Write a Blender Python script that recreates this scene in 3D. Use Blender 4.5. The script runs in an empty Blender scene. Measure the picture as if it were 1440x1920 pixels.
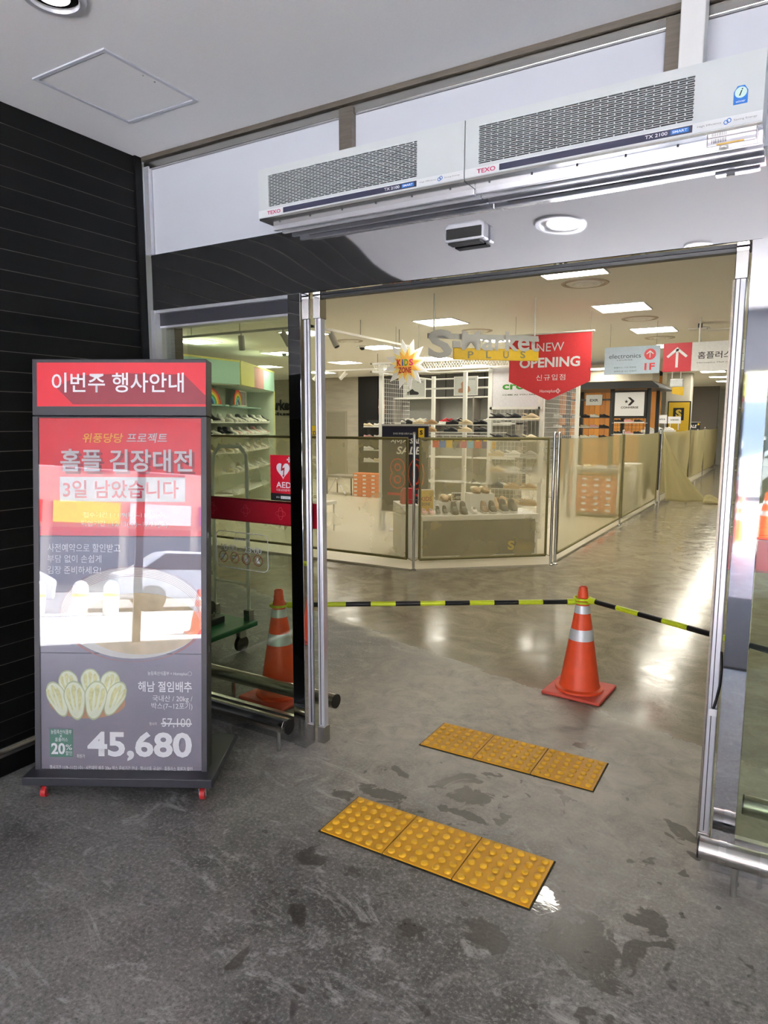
import bpy, bmesh, math, random
from mathutils import Vector, Matrix

S = bpy.context.scene
COL = S.collection
R = math.radians
rnd = random.Random(7)

# ------------------------------------------------------------------ camera
FPX, YAW, PIT, ROL, CAMZ = 1274.3, R(30.517), R(7.417), R(-0.131), 1.69
_fw = Vector((-math.sin(YAW) * math.cos(PIT), math.cos(YAW) * math.cos(PIT), -math.sin(PIT)))
_rt = Vector((math.cos(YAW), math.sin(YAW), 0))
_dn = _fw.cross(_rt)
CR = math.cos(ROL) * _rt + math.sin(ROL) * _dn
CD = -math.sin(ROL) * _rt + math.cos(ROL) * _dn
CAM = Vector((0, 0, CAMZ))
cd = bpy.data.cameras.new('camera')
cd.sensor_fit = 'VERTICAL'
cd.sensor_height = 32.0
cd.lens = FPX / 1920 * 32.0
cd.clip_start = 0.02
cam = bpy.data.objects.new('camera', cd)
COL.objects.link(cam)
cam.matrix_world = Matrix((
    (CR.x, -CD.x, -_fw.x, CAM.x), (CR.y, -CD.y, -_fw.y, CAM.y), (CR.z, -CD.z, -_fw.z, CAM.z), (0, 0, 0, 1)))
S.camera = cam

# ------------------------------------------------------------------ world, sun, exposure
S.view_settings.view_transform = 'Standard'
S.view_settings.look = 'None'
S.view_settings.exposure = 0.52
S.view_settings.gamma = 1.0
S.view_settings.use_curve_mapping = False
w = bpy.data.worlds.new('sky')
S.world = w
w.use_nodes = True
wn = w.node_tree
wn.nodes.clear()
sky = wn.nodes.new('ShaderNodeTexSky')
sky.sky_type = 'NISHITA'
sky.sun_disc = False
sky.sun_elevation = R(48)
sky.sun_rotation = R(70)
sky.dust_density = 3.0
bg = wn.nodes.new('ShaderNodeBackground')
bg.inputs["Strength"].default_value = 2.4
wo = wn.nodes.new('ShaderNodeOutputWorld')
wn.links.new(sky.outputs[0], bg.inputs[0])
wn.links.new(bg.outputs[0], wo.inputs[0])
sd = bpy.data.lights.new('sun', 'SUN')
sd.energy = 95.0
sd.angle = R(1.0)
sd.color = (1.0, 0.97, 0.93)
sun = bpy.data.objects.new('sun', sd)
COL.objects.link(sun)
sun.rotation_euler = Vector((-0.80, 0.10, -0.85)).to_track_quat('-Z', 'Y').to_euler()
sun.location = (12, -10, 14)
PANEL_E = 21.0          # strength of the LED panels of the store
CY_ = bpy.context.scene.cycles
CY_.max_bounces = 6; CY_.diffuse_bounces = 3; CY_.glossy_bounces = 4; CY_.transmission_bounces = 2
CY_.transparent_max_bounces = 12
CY_.caustics_refractive = False

# ------------------------------------------------------------------ pixel -> place helpers (camera solved from the tiles)
def ray(u, v):
    return CR * (u - 720) + CD * (v - 960) + _fw * FPX
def atY(u, v, y):
    d = ray(u, v); return CAM + d * (y / d.y)
def atX(u, v, x):
    d = ray(u, v); return CAM + d * (x / d.x)
def atZ(u, v, z=0.0):
    d = ray(u, v); return CAM + d * ((z - CAMZ) / d.z)

# ------------------------------------------------------------------ materials
def c3(r, g, b):
    f = lambda x: (x / 255 / 12.92) if x <= 10.3 else ((x / 255 + .055) / 1.055) ** 2.4
    return (f(r), f(g), f(b))
MATS = {}
def mk(name):
    m = bpy.data.materials.new(name); m.use_nodes = True
    return m, m.node_tree.nodes, m.node_tree.links, m.node_tree.nodes['Principled BSDF']
def pm(name, col, rough=.5, metal=0., var=.10, scale=30., bump=0., spec=.5, emit=0., ecol=None, alpha=1., stretch=None, detail=1.5):
    """principled material, colour varied by procedural noise"""
    if name in MATS: return MATS[name]
    m, N, L, p = mk(name)
    tc = N.new('ShaderNodeTexCoord')
    nz = N.new('ShaderNodeTexNoise'); nz.inputs['Scale'].default_value = scale; nz.inputs['Detail'].default_value = detail
    src = tc.outputs['Object']
    if stretch:
        mp = N.new('ShaderNodeMapping'); mp.inputs['Scale'].default_value = stretch
        L.new(src, mp.inputs[0]); src = mp.outputs[0]
    L.new(src, nz.inputs['Vector'])
    mx = N.new('ShaderNodeMix'); mx.data_type = 'RGBA'
    lo = [max(0, k * (1 - var)) for k in col]; hi = [min(1, k * (1 + var)) for k in col]
    mx.inputs[6].default_value = (*lo, 1); mx.inputs[7].default_value = (*hi, 1)
    L.new(nz.outputs['Fac'], mx.inputs[0]); L.new(mx.outputs[2], p.inputs['Base Color'])
    p.inputs['Roughness'].default_value = rough
    p.inputs['Metallic'].default_value = metal
    p.inputs['Specular IOR Level'].default_value = spec
    p.inputs['Alpha'].default_value = alpha
    if emit:
        p.inputs['Emission Color'].default_value = (*(ecol or col), 1); p.inputs['Emission Strength'].default_value = emit
    if bump:
        b = N.new('ShaderNodeBump'); b.inputs['Strength'].default_value = bump; b.inputs['Distance'].default_value = .01
        L.new(nz.outputs['Fac'], b.inputs['Height']); L.new(b.outputs[0], p.inputs['Normal'])
    MATS[name] = m
    return m
def glassmat(name, tint, ior=1.5, rough=0.0):
    if name in MATS: return MATS[name]
    m, N, L, p = mk(name); N.remove(p)
    out = [n for n in N if n.type == 'OUTPUT_MATERIAL'][0]
    tr = N.new('ShaderNodeBsdfTransparent'); tr.inputs[0].default_value = (*tint, 1)
    gl = N.new('ShaderNodeBsdfGlossy'); gl.inputs['Roughness'].default_value = rough; gl.inputs[0].default_value = (1, 1, 1, 1)
    fr = N.new('ShaderNodeFresnel'); ge = N.new('ShaderNodeNewGeometry'); mi = N.new('ShaderNodeMapRange')   # same Fresnel on both faces of the sheet
    mi.inputs[3].default_value = ior; mi.inputs[4].default_value = 1 / ior
    L.new(ge.outputs['Backfacing'], mi.inputs[0]); L.new(mi.outputs[0], fr.inputs[0])
    mx = N.new('ShaderNodeMixShader')
    L.new(fr.outputs[0], mx.inputs[0]); L.new(tr.outputs[0], mx.inputs[1]); L.new(gl.outputs[0], mx.inputs[2]); L.new(mx.outputs[0], out.inputs[0])
    MATS[name] = m
    return m
def netmat(name, col, cover):
    if name in MATS: return MATS[name]
    m, N, L, p = mk(name); N.remove(p)
    out = [n for n in N if n.type == 'OUTPUT_MATERIAL'][0]
    tr = N.new('ShaderNodeBsdfTransparent')
    df = N.new('ShaderNodeBsdfDiffuse'); df.inputs[0].default_value = (*col, 1)
    tl = N.new('ShaderNodeBsdfTranslucent'); tl.inputs[0].default_value = (*col, 1)
    a = N.new('ShaderNodeMixShader'); a.inputs[0].default_value = .4
    L.new(df.outputs[0], a.inputs[1]); L.new(tl.outputs[0], a.inputs[2])
    tc = N.new('ShaderNodeTexCoord'); nz = N.new('ShaderNodeTexNoise'); nz.inputs['Scale'].default_value = 2.4; nz.inputs['Detail'].default_value = 4
    mr = N.new('ShaderNodeMapRange'); mr.inputs[3].default_value = cover - .03; mr.inputs[4].default_value = cover + .03
    L.new(tc.outputs['Object'], nz.inputs[0]); L.new(nz.outputs[0], mr.inputs[0])
    mx = N.new('ShaderNodeMixShader')
    L.new(mr.outputs[0], mx.inputs[0]); L.new(tr.outputs[0], mx.inputs[1]); L.new(a.outputs[0], mx.inputs[2]); L.new(mx.outputs[0], out.inputs[0])
    MATS[name] = m
    return m

# --- floor: dark scuffed concrete outside the doors, browner waxed concrete in the store
def floor_material():
    m, N, L, p = mk('polished_concrete')
    g = N.new('ShaderNodeNewGeometry'); P = g.outputs['Position']
    sx = N.new('ShaderNodeSeparateXYZ'); L.new(P, sx.inputs[0])
    def noise(scale, detail=5, dist=0., rough=.55, vec=P):
        n = N.new('ShaderNodeTexNoise'); n.inputs['Scale'].default_value = scale; n.inputs['Detail'].default_value = detail
        n.inputs['Distortion'].default_value = dist; n.inputs['Roughness'].default_value = rough
        L.new(vec, n.inputs['Vector']); return n.outputs['Fac']
    def mr(src, a, b, c=0., d=1.):
        n = N.new('ShaderNodeMapRange'); n.inputs[1].default_value = a; n.inputs[2].default_value = b
        n.inputs[3].default_value = c; n.inputs[4].default_value = d; L.new(src, n.inputs[0]); return n.outputs[0]
    def ma(op, a, b):
        n = N.new('ShaderNodeMath'); n.operation = op
        for i, k in enumerate((a, b)):
            if isinstance(k, (int, float)): n.inputs[i].default_value = k
            else: L.new(k, n.inputs[i])
        return n.outputs[0]
    def mix(f, a, b):
        n = N.new('ShaderNodeMix'); n.data_type = 'RGBA'
        for i, k in ((0, f), (6, a), (7, b)):
            if isinstance(k, tuple): n.inputs[i].default_value = (*k, 1)
            elif isinstance(k, (int, float)): n.inputs[i].default_value = k
            else: L.new(k, n.inputs[i])
        return n.outputs[2]
    def blob(cx, cy, rx, ry):
        dx = ma('DIVIDE', ma('SUBTRACT', sx.outputs[0], cx), rx); dy = ma('DIVIDE', ma('SUBTRACT', sx.outputs[1], cy), ry)
        return ma('SQRT', ma('ADD', ma('MULTIPLY', dx, dx), ma('MULTIPLY', dy, dy)), 0)
    def mapped(rot, sc):
        mp = N.new('ShaderNodeMapping'); mp.inputs['Rotation'].default_value = (0, 0, R(rot)); mp.inputs['Scale'].default_value = sc
        L.new(P, mp.inputs[0]); return mp.outputs[0]
    big = noise(.9, 3, .6); mid = noise(3.2, 4, 1.5, .65); fine = noise(70, 3, .0, .75); scuff = noise(2.2, 6, 2.5, .75, mapped(-25, (1., 1.9, 1)))
    scr1 = noise(3.0, 3, .5, .6, mapped(38, (.7, 22., 1)))
    cloud = noise(7.5, 5, .8, .7)
    # entrance concrete
    a = mix(mr(mid, .36, .66), c3(68, 67, 67), c3(112, 110, 109))
    a = mix(mr(big, .42, .62, 0, .5), a, c3(140, 137, 134))
    a = mix(mr(cloud, .40, .22, 0, .75), a, c3(44, 43, 42))
    a = mix(mr(scuff, .55, .67, 0, .85), a, c3(172, 171, 170))
    a = mix(mr(cloud, .56, .70, 0, .55), a, c3(150, 147, 143))
    a = mix(mr(scr1, .68, .74, 0, .35), a, c3(165, 163, 160))
    a = mix(mr(fine, .52, .70, 0, .75), a, c3(166, 163, 159))
    a = mix(mr(fine, .47, .30, 0, .75), a, c3(42, 41, 40))
    # concrete mixed paler towards the doorway
    band = ma('MULTIPLY', mr(sx.outputs[1], 2.0, 3.1), mr(ma('ADD', sx.outputs[0], ma('MULTIPLY', mid, .8)), -2.4, -1.4))
    a = mix(ma('MULTIPLY', band, mr(cloud, .3, .6, .35, .8)), a, c3(196, 190, 178))
    # store concrete
    b = mix(mr(mid, .35, .68), c3(130, 122, 104), c3(156, 148, 128))
    b = mix(mr(scuff, .58, .75, 0, .45), b, c3(192, 184, 164))
    b = mix(mr(scr1, .64, .72, 0, .4), b, c3(180, 170, 148))
    b = mix(mr(fine, .55, .8, 0, .4), b, c3(186, 178, 158)); b = mix(mr(fine, .45, .28, 0, .5), b, c3(94, 86, 70))
    edge = ma('ADD', ma('ADD', sx.outputs[1], ma('MULTIPLY', sx.outputs[0], .32)), ma('MULTIPLY', mid, .35))
    ins = mr(edge, 3.78, 3.92)
    col = mix(ins, a, b)
    # dark stains with shapes of their own around the tactile tiles
    st1 = noise(4.6, 3, .7, .6); st2 = noise(11, 2, .4)
    reg = ma('MULTIPLY', mr(blob(-.75, 2.15, 1.35, 1.25), 1.0, .55), 1)
    stain = ma('MULTIPLY', ma('MAXIMUM', mr(st1, .62, .645), mr(st2, .66, .685)), mr(reg, .3, .5))
    def patch(cx, cy, rx, ry): return mr(ma('ADD', blob(cx, cy, rx, ry), ma('ADD', ma('MULTIPLY', st1, 1.3), ma('MULTIPLY', cloud, 2.4))), 2.62, 2.50)
    pud = patch(-.45, 2.07, .20, .17)
    for q in ((-1.14, 2.72, .13, .09), (-1.50, 2.52, .17, .06), (-1.66, 2.42, .09, .06), (-1.50, 1.98, .07, .06), (-.82, 3.47, .07, .05), (-1.10, 2.56, .20, .035), (-.30, 2.30, .10, .07), (-.76, 1.94, .09, .07)):
        pud = ma('MAXIMUM', pud, patch(*q))
    stain = ma('MAXIMUM', stain, pud)
    col = mix(ma('MULTIPLY', stain, .72), col, c3(46, 42, 37))
    L.new(col, p.inputs['Base Color'])
    r = ma('ADD', mr(mid, .3, .7, .36, .50), ma('MULTIPLY', mr(fine, .3, .8), .12))
    rin = ma('ADD', mr(mid, .3, .7, .10, .20), ma('MULTIPLY', mr(scuff, .5, .8), .10))
    rr = ma('ADD', ma('MULTIPLY', r, ma('SUBTRACT', 1, ins)), ma('MULTIPLY', rin, ins))
    wet = mr(ma('ADD', blob(-.645, 2.20, .065, .10), ma('ADD', ma('MULTIPLY', st2, 1.5), ma('MULTIPLY', cloud, 4.5))), 3.75, 3.6)
    rr = ma('MULTIPLY', rr, ma('SUBTRACT', 1, ma('MULTIPLY', ma('MAXIMUM', wet, ma('MULTIPLY', stain, .35)), .9)))
    L.new(rr, p.inputs['Roughness'])
    p.inputs['Specular IOR Level'].default_value = .55
    bp = N.new('ShaderNodeBump'); bp.inputs['Strength'].default_value = .22; bp.inputs['Distance'].default_value = .01
    L.new(ma('MULTIPLY', mid, .4), bp.inputs['Height']); L.new(bp.outputs[0], p.inputs['Normal'])
    return m
FLOOR = floor_material()

M_ceil = pm('ceiling_paint', c3(232, 233, 235), .8, var=.03, scale=120, bump=.05)
M_sceil = pm('store_ceiling_paint', c3(247, 244, 234), .85, var=.03, scale=60)
M_black = pm('black_plank', c3(9, 9, 10), .5, var=.35, scale=60, stretch=(1, 1, 12), bump=.05, spec=.2)
M_joint = pm('plank_joint', c3(104, 100, 92), .5, var=.2)
M_mirror = pm('polished_steel', c3(205, 205, 208), .03, 1.0, var=.02, scale=2)
M_steel = pm('brushed_steel', c3(186, 184, 180), .26, 1.0, var=.10, scale=8, stretch=(1, 1, 30))
M_brown = pm('dull_steel', c3(128, 121, 112), .4, .9, var=.25, scale=14, stretch=(1, 1, 8))
M_alu = pm('pale_aluminium', c3(222, 223, 230), .3, .55, var=.04)
M_chrome = pm('chrome', c3(205, 203, 200), .12, 1.0, var=.03)
M_white = pm('white_panel', c3(188, 192, 203), .3, var=.02, scale=4)
M_acw = pm('white_enamel', c3(192, 198, 201), .35, var=.03, scale=10)
M_duct = pm('pale_duct', c3(205, 207, 208), .55, var=.04)
M_dark = pm('dark_recess', c3(14, 15, 18), .7, var=.2)
M_navy = pm('navy_strip', c3(48, 50, 74), .4, var=.08)
M_blue = pm('blue_badge', c3(40, 110, 190), .4, var=.08)
M_glass = glassmat('greenish_glass', (.93, .96, .91))
M_clear = glassmat('clear_acrylic', (.97, .97, .97), 1.52)
M_txtw = pm('white_print', c3(240, 240, 244), .5, var=.02)
M_txtk = pm('black_print', c3(24, 24, 26), .5, var=.1)
M_red = pm('red_print', c3(206, 40, 56), .4, var=.04)
M_aedred = pm('red_sticker', c3(196, 22, 44), .4, var=.04)
M_film = pm('dark_red_film', c3(150, 20, 36), .25, var=.08)
M_frame = pm('charcoal_frame', c3(48, 48, 56), .45, var=.12, scale=80)
M_mauve = pm('mauve_print', c3(126, 118, 134), .45, var=.16, scale=5)
M_cone = pm('orange_rubber', c3(242, 84, 42), .45, var=.10, scale=25)
M_conered = pm('red_rubber', c3(214, 82, 66), .55, var=.14, scale=30)
M_refl = pm('reflective_band', c3(226, 230, 234), .35, .2, var=.06, scale=40)
M_lime = pm('lime_plastic', c3(206, 222, 40), .4, var=.05)
M_blk = pm('black_plastic', c3(20, 20, 22), .45, var=.15)
M_tile = pm('yellow_tactile', c3(216, 156, 18), .5, var=.16, scale=16, bump=.05, detail=6)
M_stud = pm('yellow_stud', c3(234, 178, 34), .45, var=.12, scale=30)  # lighter than the tile: stud wear plus grazing light put into the colour
M_groove = pm('dark_joint', c3(38, 34, 28), .8, var=.2)
M_net = netmat('khaki_netting', c3(206, 196, 150), .40)
M_netm = netmat('khaki_netting_mid', c3(206, 196, 150), .55)
M_netd = netmat('khaki_netting_dense', c3(206, 196, 152), .84)
M_hem = pm('olive_hem', c3(122, 114, 70), .7, var=.15)
M_shopfl = pm('pale_floor_vinyl', c3(206, 198, 176), .45, var=.06, scale=3, stretch=(1, 5, 1))
M_wht = pm('white_shelf', c3(232, 232, 226), .5, var=.03)
M_wire = pm('white_wire', c3(226, 226, 220), .45, var=.04)
M_dkwire = pm('dark_wire', c3(60, 60, 60), .45, var=.1)
M_greywall = pm('grey_stone_wall', c3(186, 180, 164), .8, var=.22, scale=2.2, stretch=(1, 1, 5), detail=8)
M_dgrey = pm('dark_grey_wall', c3(92, 92, 92), .7, var=.12)
M_grey = pm('grey_wall', c3(138, 132, 124), .8, var=.06)
M_wood = pm('orange_wood', c3(206, 140, 70), .5, var=.3, scale=6, stretch=(6, 1, .6))
M_char = pm('charcoal_metal', c3(58, 60, 62), .45, .3, var=.1)
M_light = pm('led_panel', (1, 1, 1), .5, var=.01, emit=PANEL_E, ecol=(1.0, .945, .81))
M_spot = pm('spot_white', c3(228, 226, 220), .4, var=.03)

# ------------------------------------------------------------------ mesh helpers
class MB:
    def __init__(s): s.v = []; s.f = []
    def add(s, vs, fs, T=None):
        o = len(s.v)
        s.v += [tuple(T @ Vector(p)) if T else tuple(p) for p in vs]
        s.f += [tuple(i + o for i in f) for f in fs]
        return s
    def box(s, x0, x1, y0, y1, z0, z1, T=None):
        return s.add([(x0, y0, z0), (x1, y0, z0), (x1, y1, z0), (x0, y1, z0), (x0, y0, z1), (x1, y0, z1), (x1, y1, z1), (x0, y1, z1)],
                     [(0, 3, 2, 1), (4, 5, 6, 7), (0, 1, 5, 4), (1, 2, 6, 5), (2, 3, 7, 6), (3, 0, 4, 7)], T)
    def tube(s, p0, p1, r0, r1=None, n=12, cap=True):
        p0, p1 = Vector(p0), Vector(p1); r1 = r0 if r1 is None else r1
        d = (p1 - p0).normalized(); a = d.orthogonal().normalized(); b = d.cross(a)
        vs = [p + (a * math.cos(k * 2 * math.pi / n) + b * math.sin(k * 2 * math.pi / n)) * r for p, r in ((p0, r0), (p1, r1)) for k in range(n)]
        fs = [(k, (k + 1) % n, n + (k + 1) % n, n + k) for k in range(n)]
        if cap: fs += [tuple(range(n - 1, -1, -1)), tuple(range(n, 2 * n))]
        return s.add(vs, fs)
    def path(s, pts, r, n=8):
        for a, b in zip(pts[:-1], pts[1:]): s.tube(a, b, r, n=n)
        return s
    def lathe(s, prof, n=24, c=(0, 0, 0), cap=True):
        vs = []; fs = []
        for r, z in prof:
            vs += [(c[0] + r * math.cos(2 * math.pi * k / n), c[1] + r * math.sin(2 * math.pi * k / n), c[2] + z) for k in range(n)]
        for i in range(len(prof) - 1):
            fs += [(i * n + k, i * n + (k + 1) % n, (i + 1) * n + (k + 1) % n, (i + 1) * n + k) for k in range(n)]
        if cap: fs += [tuple(range(n - 1, -1, -1)), tuple((len(prof) - 1) * n + k for k in range(n))]
        return s.add(vs, fs)
    def prism(s, poly, y0, y1, T=None):
        """polygon in x,z extruded from y0 (front) to y1"""
        n = len(poly)
        vs = [(x, y0, z) for x, z in poly] + [(x, y1, z) for x, z in poly]
        fs = [tuple(range(n)), tuple(range(2 * n - 1, n - 1, -1))] + [(k, k + n, (k + 1) % n + n, (k + 1) % n) for k in range(n)]
        return s.add(vs, fs, T)
    def slab(s, poly, z0, z1):
        n = len(poly)
        vs = [(x, y, z0) for x, y in poly] + [(x, y, z1) for x, y in poly]
        fs = [tuple(range(n - 1, -1, -1)), tuple(range(n, 2 * n))] + [(k, (k + 1) % n, (k + 1) % n + n, k + n) for k in range(n)]
        return s.add(vs, fs)
    def disc(s, cx, cz, rx, rz, y0, y1, n=24, T=None):
        return s.prism([(cx + rx * math.cos(2 * math.pi * k / n), cz + rz * math.sin(2 * math.pi * k / n)) for k in range(n)], y0, y1, T)
    def mesh(s, name):
        me = bpy.data.meshes.new(name); me.from_pydata(s.v, [], s.f); me.update()
        bm = bmesh.new(); bm.from_mesh(me); bmesh.ops.recalc_face_normals(bm, faces=bm.faces); bm.to_mesh(me); bm.free()
        return me
    def build(s, name, mat, parent=None, smooth=False, bevel=0., loc=None, rz=0.):
        return link(name, s.mesh(name), mat, parent, smooth, bevel, loc, rz)
def link(name, me, mat, parent=None, smooth=False, bevel=0., loc=None, rz=0.):
    if not me.materials: me.materials.append(mat)
    if smooth:
        me.polygons.foreach_set('use_smooth', [True] * len(me.polygons)); me.set_sharp_from_angle(angle=R(40))
    o = bpy.data.objects.new(name, me); COL.objects.link(o)
    if me.materials[0] != mat:
        o.material_slots[0].link = 'OBJECT'; o.material_slots[0].material = mat
    if parent: o.parent = parent
    if loc is not None: o.location = loc
    if rz: o.rotation_euler = (0, 0, rz)
    if bevel:
        b = o.modifiers.new('bevel', 'BEVEL'); b.width = bevel; b.segments = 2; b.limit_method = 'ANGLE'
    return o
def tag(o, label, cat, group=None, kind=None):
    o['label'] = label; o['category'] = cat
    if group: o['group'] = group
    if kind: o['kind'] = kind
    return o
def thing(name, label, cat, loc=(0, 0, 0), rz=0., group=None):
    o = bpy.data.objects.new(name, None); COL.objects.link(o); o.location = loc; o.rotation_euler = (0, 0, rz)
    o.empty_display_size = .1
    return tag(o, label, cat, group)
def struct(o):
    o['kind'] = 'structure'; return o
def stuff(o):
    o['kind'] = 'stuff'; return o
PENDING = []
def text(string, mat, parent, x0, x1, z0, z1, y=0., T=None, bold=0., shear=0., spacing=1., name='lettering', th=.0008):
    """lettering as a thin mesh in the local x-z plane, face towards -y, filling the given box (made in one go at the end)"""
    PENDING.append((string, mat, parent, x0, x1, z0, z1, y, T, bold, shear, spacing, name, th))
def flush_text():
    cache = {}; made = []
    for p in PENDING:
        key = (p[0], p[9], p[10], p[11])
        if key in cache: continue
        cu = bpy.data.curves.new('lettering', 'FONT'); cu.body = p[0]; cu.size = 1; cu.extrude = 0
        cu.offset = p[9]; cu.shear = p[10]; cu.space_character = p[11]; cu.resolution_u = 3
        ob = bpy.data.objects.new('lettering', cu); COL.objects.link(ob); cache[key] = ob
    dg = bpy.context.evaluated_depsgraph_get(); dg.update()
    for string, mat, parent, x0, x1, z0, z1, y, T, bold, shear, spacing, name, th in PENDING:
        me = bpy.data.meshes.new_from_object(cache[(string, bold, shear, spacing)].evaluated_get(dg))
        made.append((me, mat, parent, x0, x1, z0, z1, y, T, name, th))
    for me, mat, parent, x0, x1, z0, z1, y, T, name, th in made:
        if not len(me.vertices): continue
        xs = [v.co.x for v in me.vertices]; ys = [v.co.y for v in me.vertices]
        bx0, bx1, by0, by1 = min(xs), max(xs), min(ys), max(ys)
        sx_ = (x1 - x0) / (bx1 - bx0); sz_ = (z1 - z0) / (by1 - by0)
        for v in me.vertices:
            p = Vector((x0 + (v.co.x - bx0) * sx_, y - th, z0 + (v.co.y - by0) * sz_)); v.co = T @ p if T else p
        me.materials.clear(); link(name, me, mat, parent)
    for ob in cache.values():
        cu = ob.data; bpy.data.objects.remove(ob); bpy.data.curves.remove(cu)
def ordw(i):
    return ['first', 'second', 'third', 'fourth', 'fifth', 'sixth', 'seventh', 'eighth', 'ninth', 'tenth', 'eleventh', 'twelfth', 'thirteenth', 'fourteenth'][i]

# ================================================================== STRUCTURE
YF = 2.71                    # face of the door front
H = 3.12                     # ceilings
def sbox(name, mat, *b, parent=None, bevel=0.):
    o = MB().box(*b).build(name, mat, parent, bevel=bevel)
    return struct(o) if parent is None else o
sbox('floor', FLOOR, -16, 9, -4.75, 32, -.12, 0)
sbox('ceiling', M_ceil, -3.35, 3.2, -4.75, 2.80, H, H + .15)
sbox('ceiling_store', M_sceil, -16, 9, 2.80, 32, H, H + .15)
# black planked side wall, every plank a piece with a recessed pale joint
wl = sbox('wall_left', M_joint, -3.35, -3.1450, -4.7, 2.70, 0, H)
PITCH = .0919
plank = MB().box(0, .004, -3.66, 3.66, 0, PITCH - .0035).mesh('plank')
for k in range(34):
    z = k * PITCH - .003
    if z + PITCH > H:
        MB().box(-3.145, -3.141, -4.63, 2.69, z, H - .001).build('plank', M_black, wl); break
    o = link('plank', plank, M_black, wl, loc=(-3.145 + rnd.uniform(0, .0006), -.97, max(z, 0.001)))
sbox('trim_1', M_black, -3.165, -3.128, 2.655, 2.70, 0, H)
sbox('wall_right', M_wht, 3.05, 3.2, -4.7, 2.7, 0, H)
sbox('wall_store_left', M_wht, -16.1, -15.9, 2.8, 32, 0, H)
sbox('wall_store_right', M_wht, 8.9, 9.1, 2.8, 32, 0, H)
sbox('wall_store_back', M_wht, -16, 9, 31.9, 32.1, 0, H)
sbox('wall_front_left', M_wht, -16, -3.2, 2.76, 2.9, 0, H)
sbox('wall_front_right', M_wht, 3.1, 9, 2.76, 2.9, 0, H)
# pale vinyl of the shoe shop, edged towards the aisle
fl = MB().slab([(-15.8, 6.79), (-3.64, 6.79), (-2.36, 7.90), (-2.34, 11.9), (-2.34, 30), (-15.8, 30)], 0.0, .022).build('floor_shop', M_shopfl)
struct(fl)

# transom of white panels above the doors
tr = struct(MB().box(-3.12, 3.05, 2.73, 2.80, 2.60, H - .002).build('wall_transom', M_brown))
for a, b in ((-3.075, -1.826), (-1.757, -.458), (-.405, 1.2), (1.25, 3.0)):
    MB().box(a, b, 2.722, 2.735, 2.61, 3.055).build('panel', M_white, tr, bevel=.002)
MB().box(-3.12, 3.05, 2.69, 2.735, 3.097, H).build('top_rail', M_brown, tr)
MB().box(-3.12, 3.05, 2.705, 2.735, 3.056, 3.094).build('head_bar', M_steel, tr, bevel=.003)
for a, b in ((-1.826, -1.757), (-.458, -.405)):
    MB().box(a, b, 2.69, 2.735, 2.61, 3.085).build('mullion', M_brown, tr, bevel=.002)
MB().box(-3.122, -3.078, 2.70, 2.735, 2.61, 3.07).build('edge_strip', M_alu, tr, bevel=.002)
# polished fascia: gently dished sheet so that the reflections bend
def fascia():
    nx, nz = 60, 10; x0, x1, z0, z1 = -3.095, 3.05, 2.312, 2.608
    vs = []; fs = []
    for j in range(nz + 1):
        for i in range(nx + 1):
            x = x0 + (x1 - x0) * i / nx; z = z0 + (z1 - z0) * j / nz
            y = YF + .0016 * math.sin((z - z0) / (z1 - z0) * math.pi) * (1 + .5 * math.sin(x * 2.1)) + .0005 * math.sin(x * 5.3 + z * 9)
            vs.append((x, y, z))
    for j in range(nz):
        for i in range(nx):
            a = j * (nx + 1) + i; fs.append((a, a + 1, a + nx + 2, a + nx + 1))
    return MB().add(vs, fs)
fa = struct(MB().box(-3.095, 3.05, 2.722, 2.86, 2.312, 2.60).build('trim_2', M_mirror))
link('polished_face', fascia().mesh('polished_face'), M_mirror, fa, smooth=True)
MB().box(-2.06, -.15, 2.80, 2.84, 2.298, 2.311).build('door_track', M_char, fa)

# posts either side of the opening
for n, x0, x1 in (('trim_3', -2.140, -2.064), ('trim_4', -.146, -.068)):
    sbox(n, M_mirror, x0, x1, 2.70, 2.785, 0, 2.311, bevel=.0015)

def sidelight(n, x0, x1):
    """fixed glass beside the opening with its frame"""
    r = struct(MB().box(x0, x1, 2.745, 2.757, .12, 2.23).build('window_%d' % n, M_glass))
    MB().box(x0, x1, 2.715, 2.74, 2.297, 2.314).build('top_strip', M_alu, r)
    MB().box(x0, x1, 2.74, 2.80, 2.228, 2.30).build('head_beam', M_frame, r)
    MB().box(x0, x1, 2.738, 2.802, 2.218, 2.229).build('beam_lip', M_alu, r)
    MB().box(x0, x1, 2.715, 2.79, 0, .112).build('sill', M_mirror, r, bevel=.002)
    MB().box(x0, x1, 2.738, 2.765, .112, .135).build('glazing_bead', M_steel, r)
    return r
w1 = sidelight(1, -3.085, -2.140)
MB().box(-3.105, -3.078, 2.70, 2.75, 0, 2.311).build('jamb', M_alu, w1)
MB().box(-3.078, -3.01, 2.78, 2.84, 0, 2.225).build('inner_jamb', M_brown, w1)
w2 = sidelight(2, -.068, 3.05)

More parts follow.
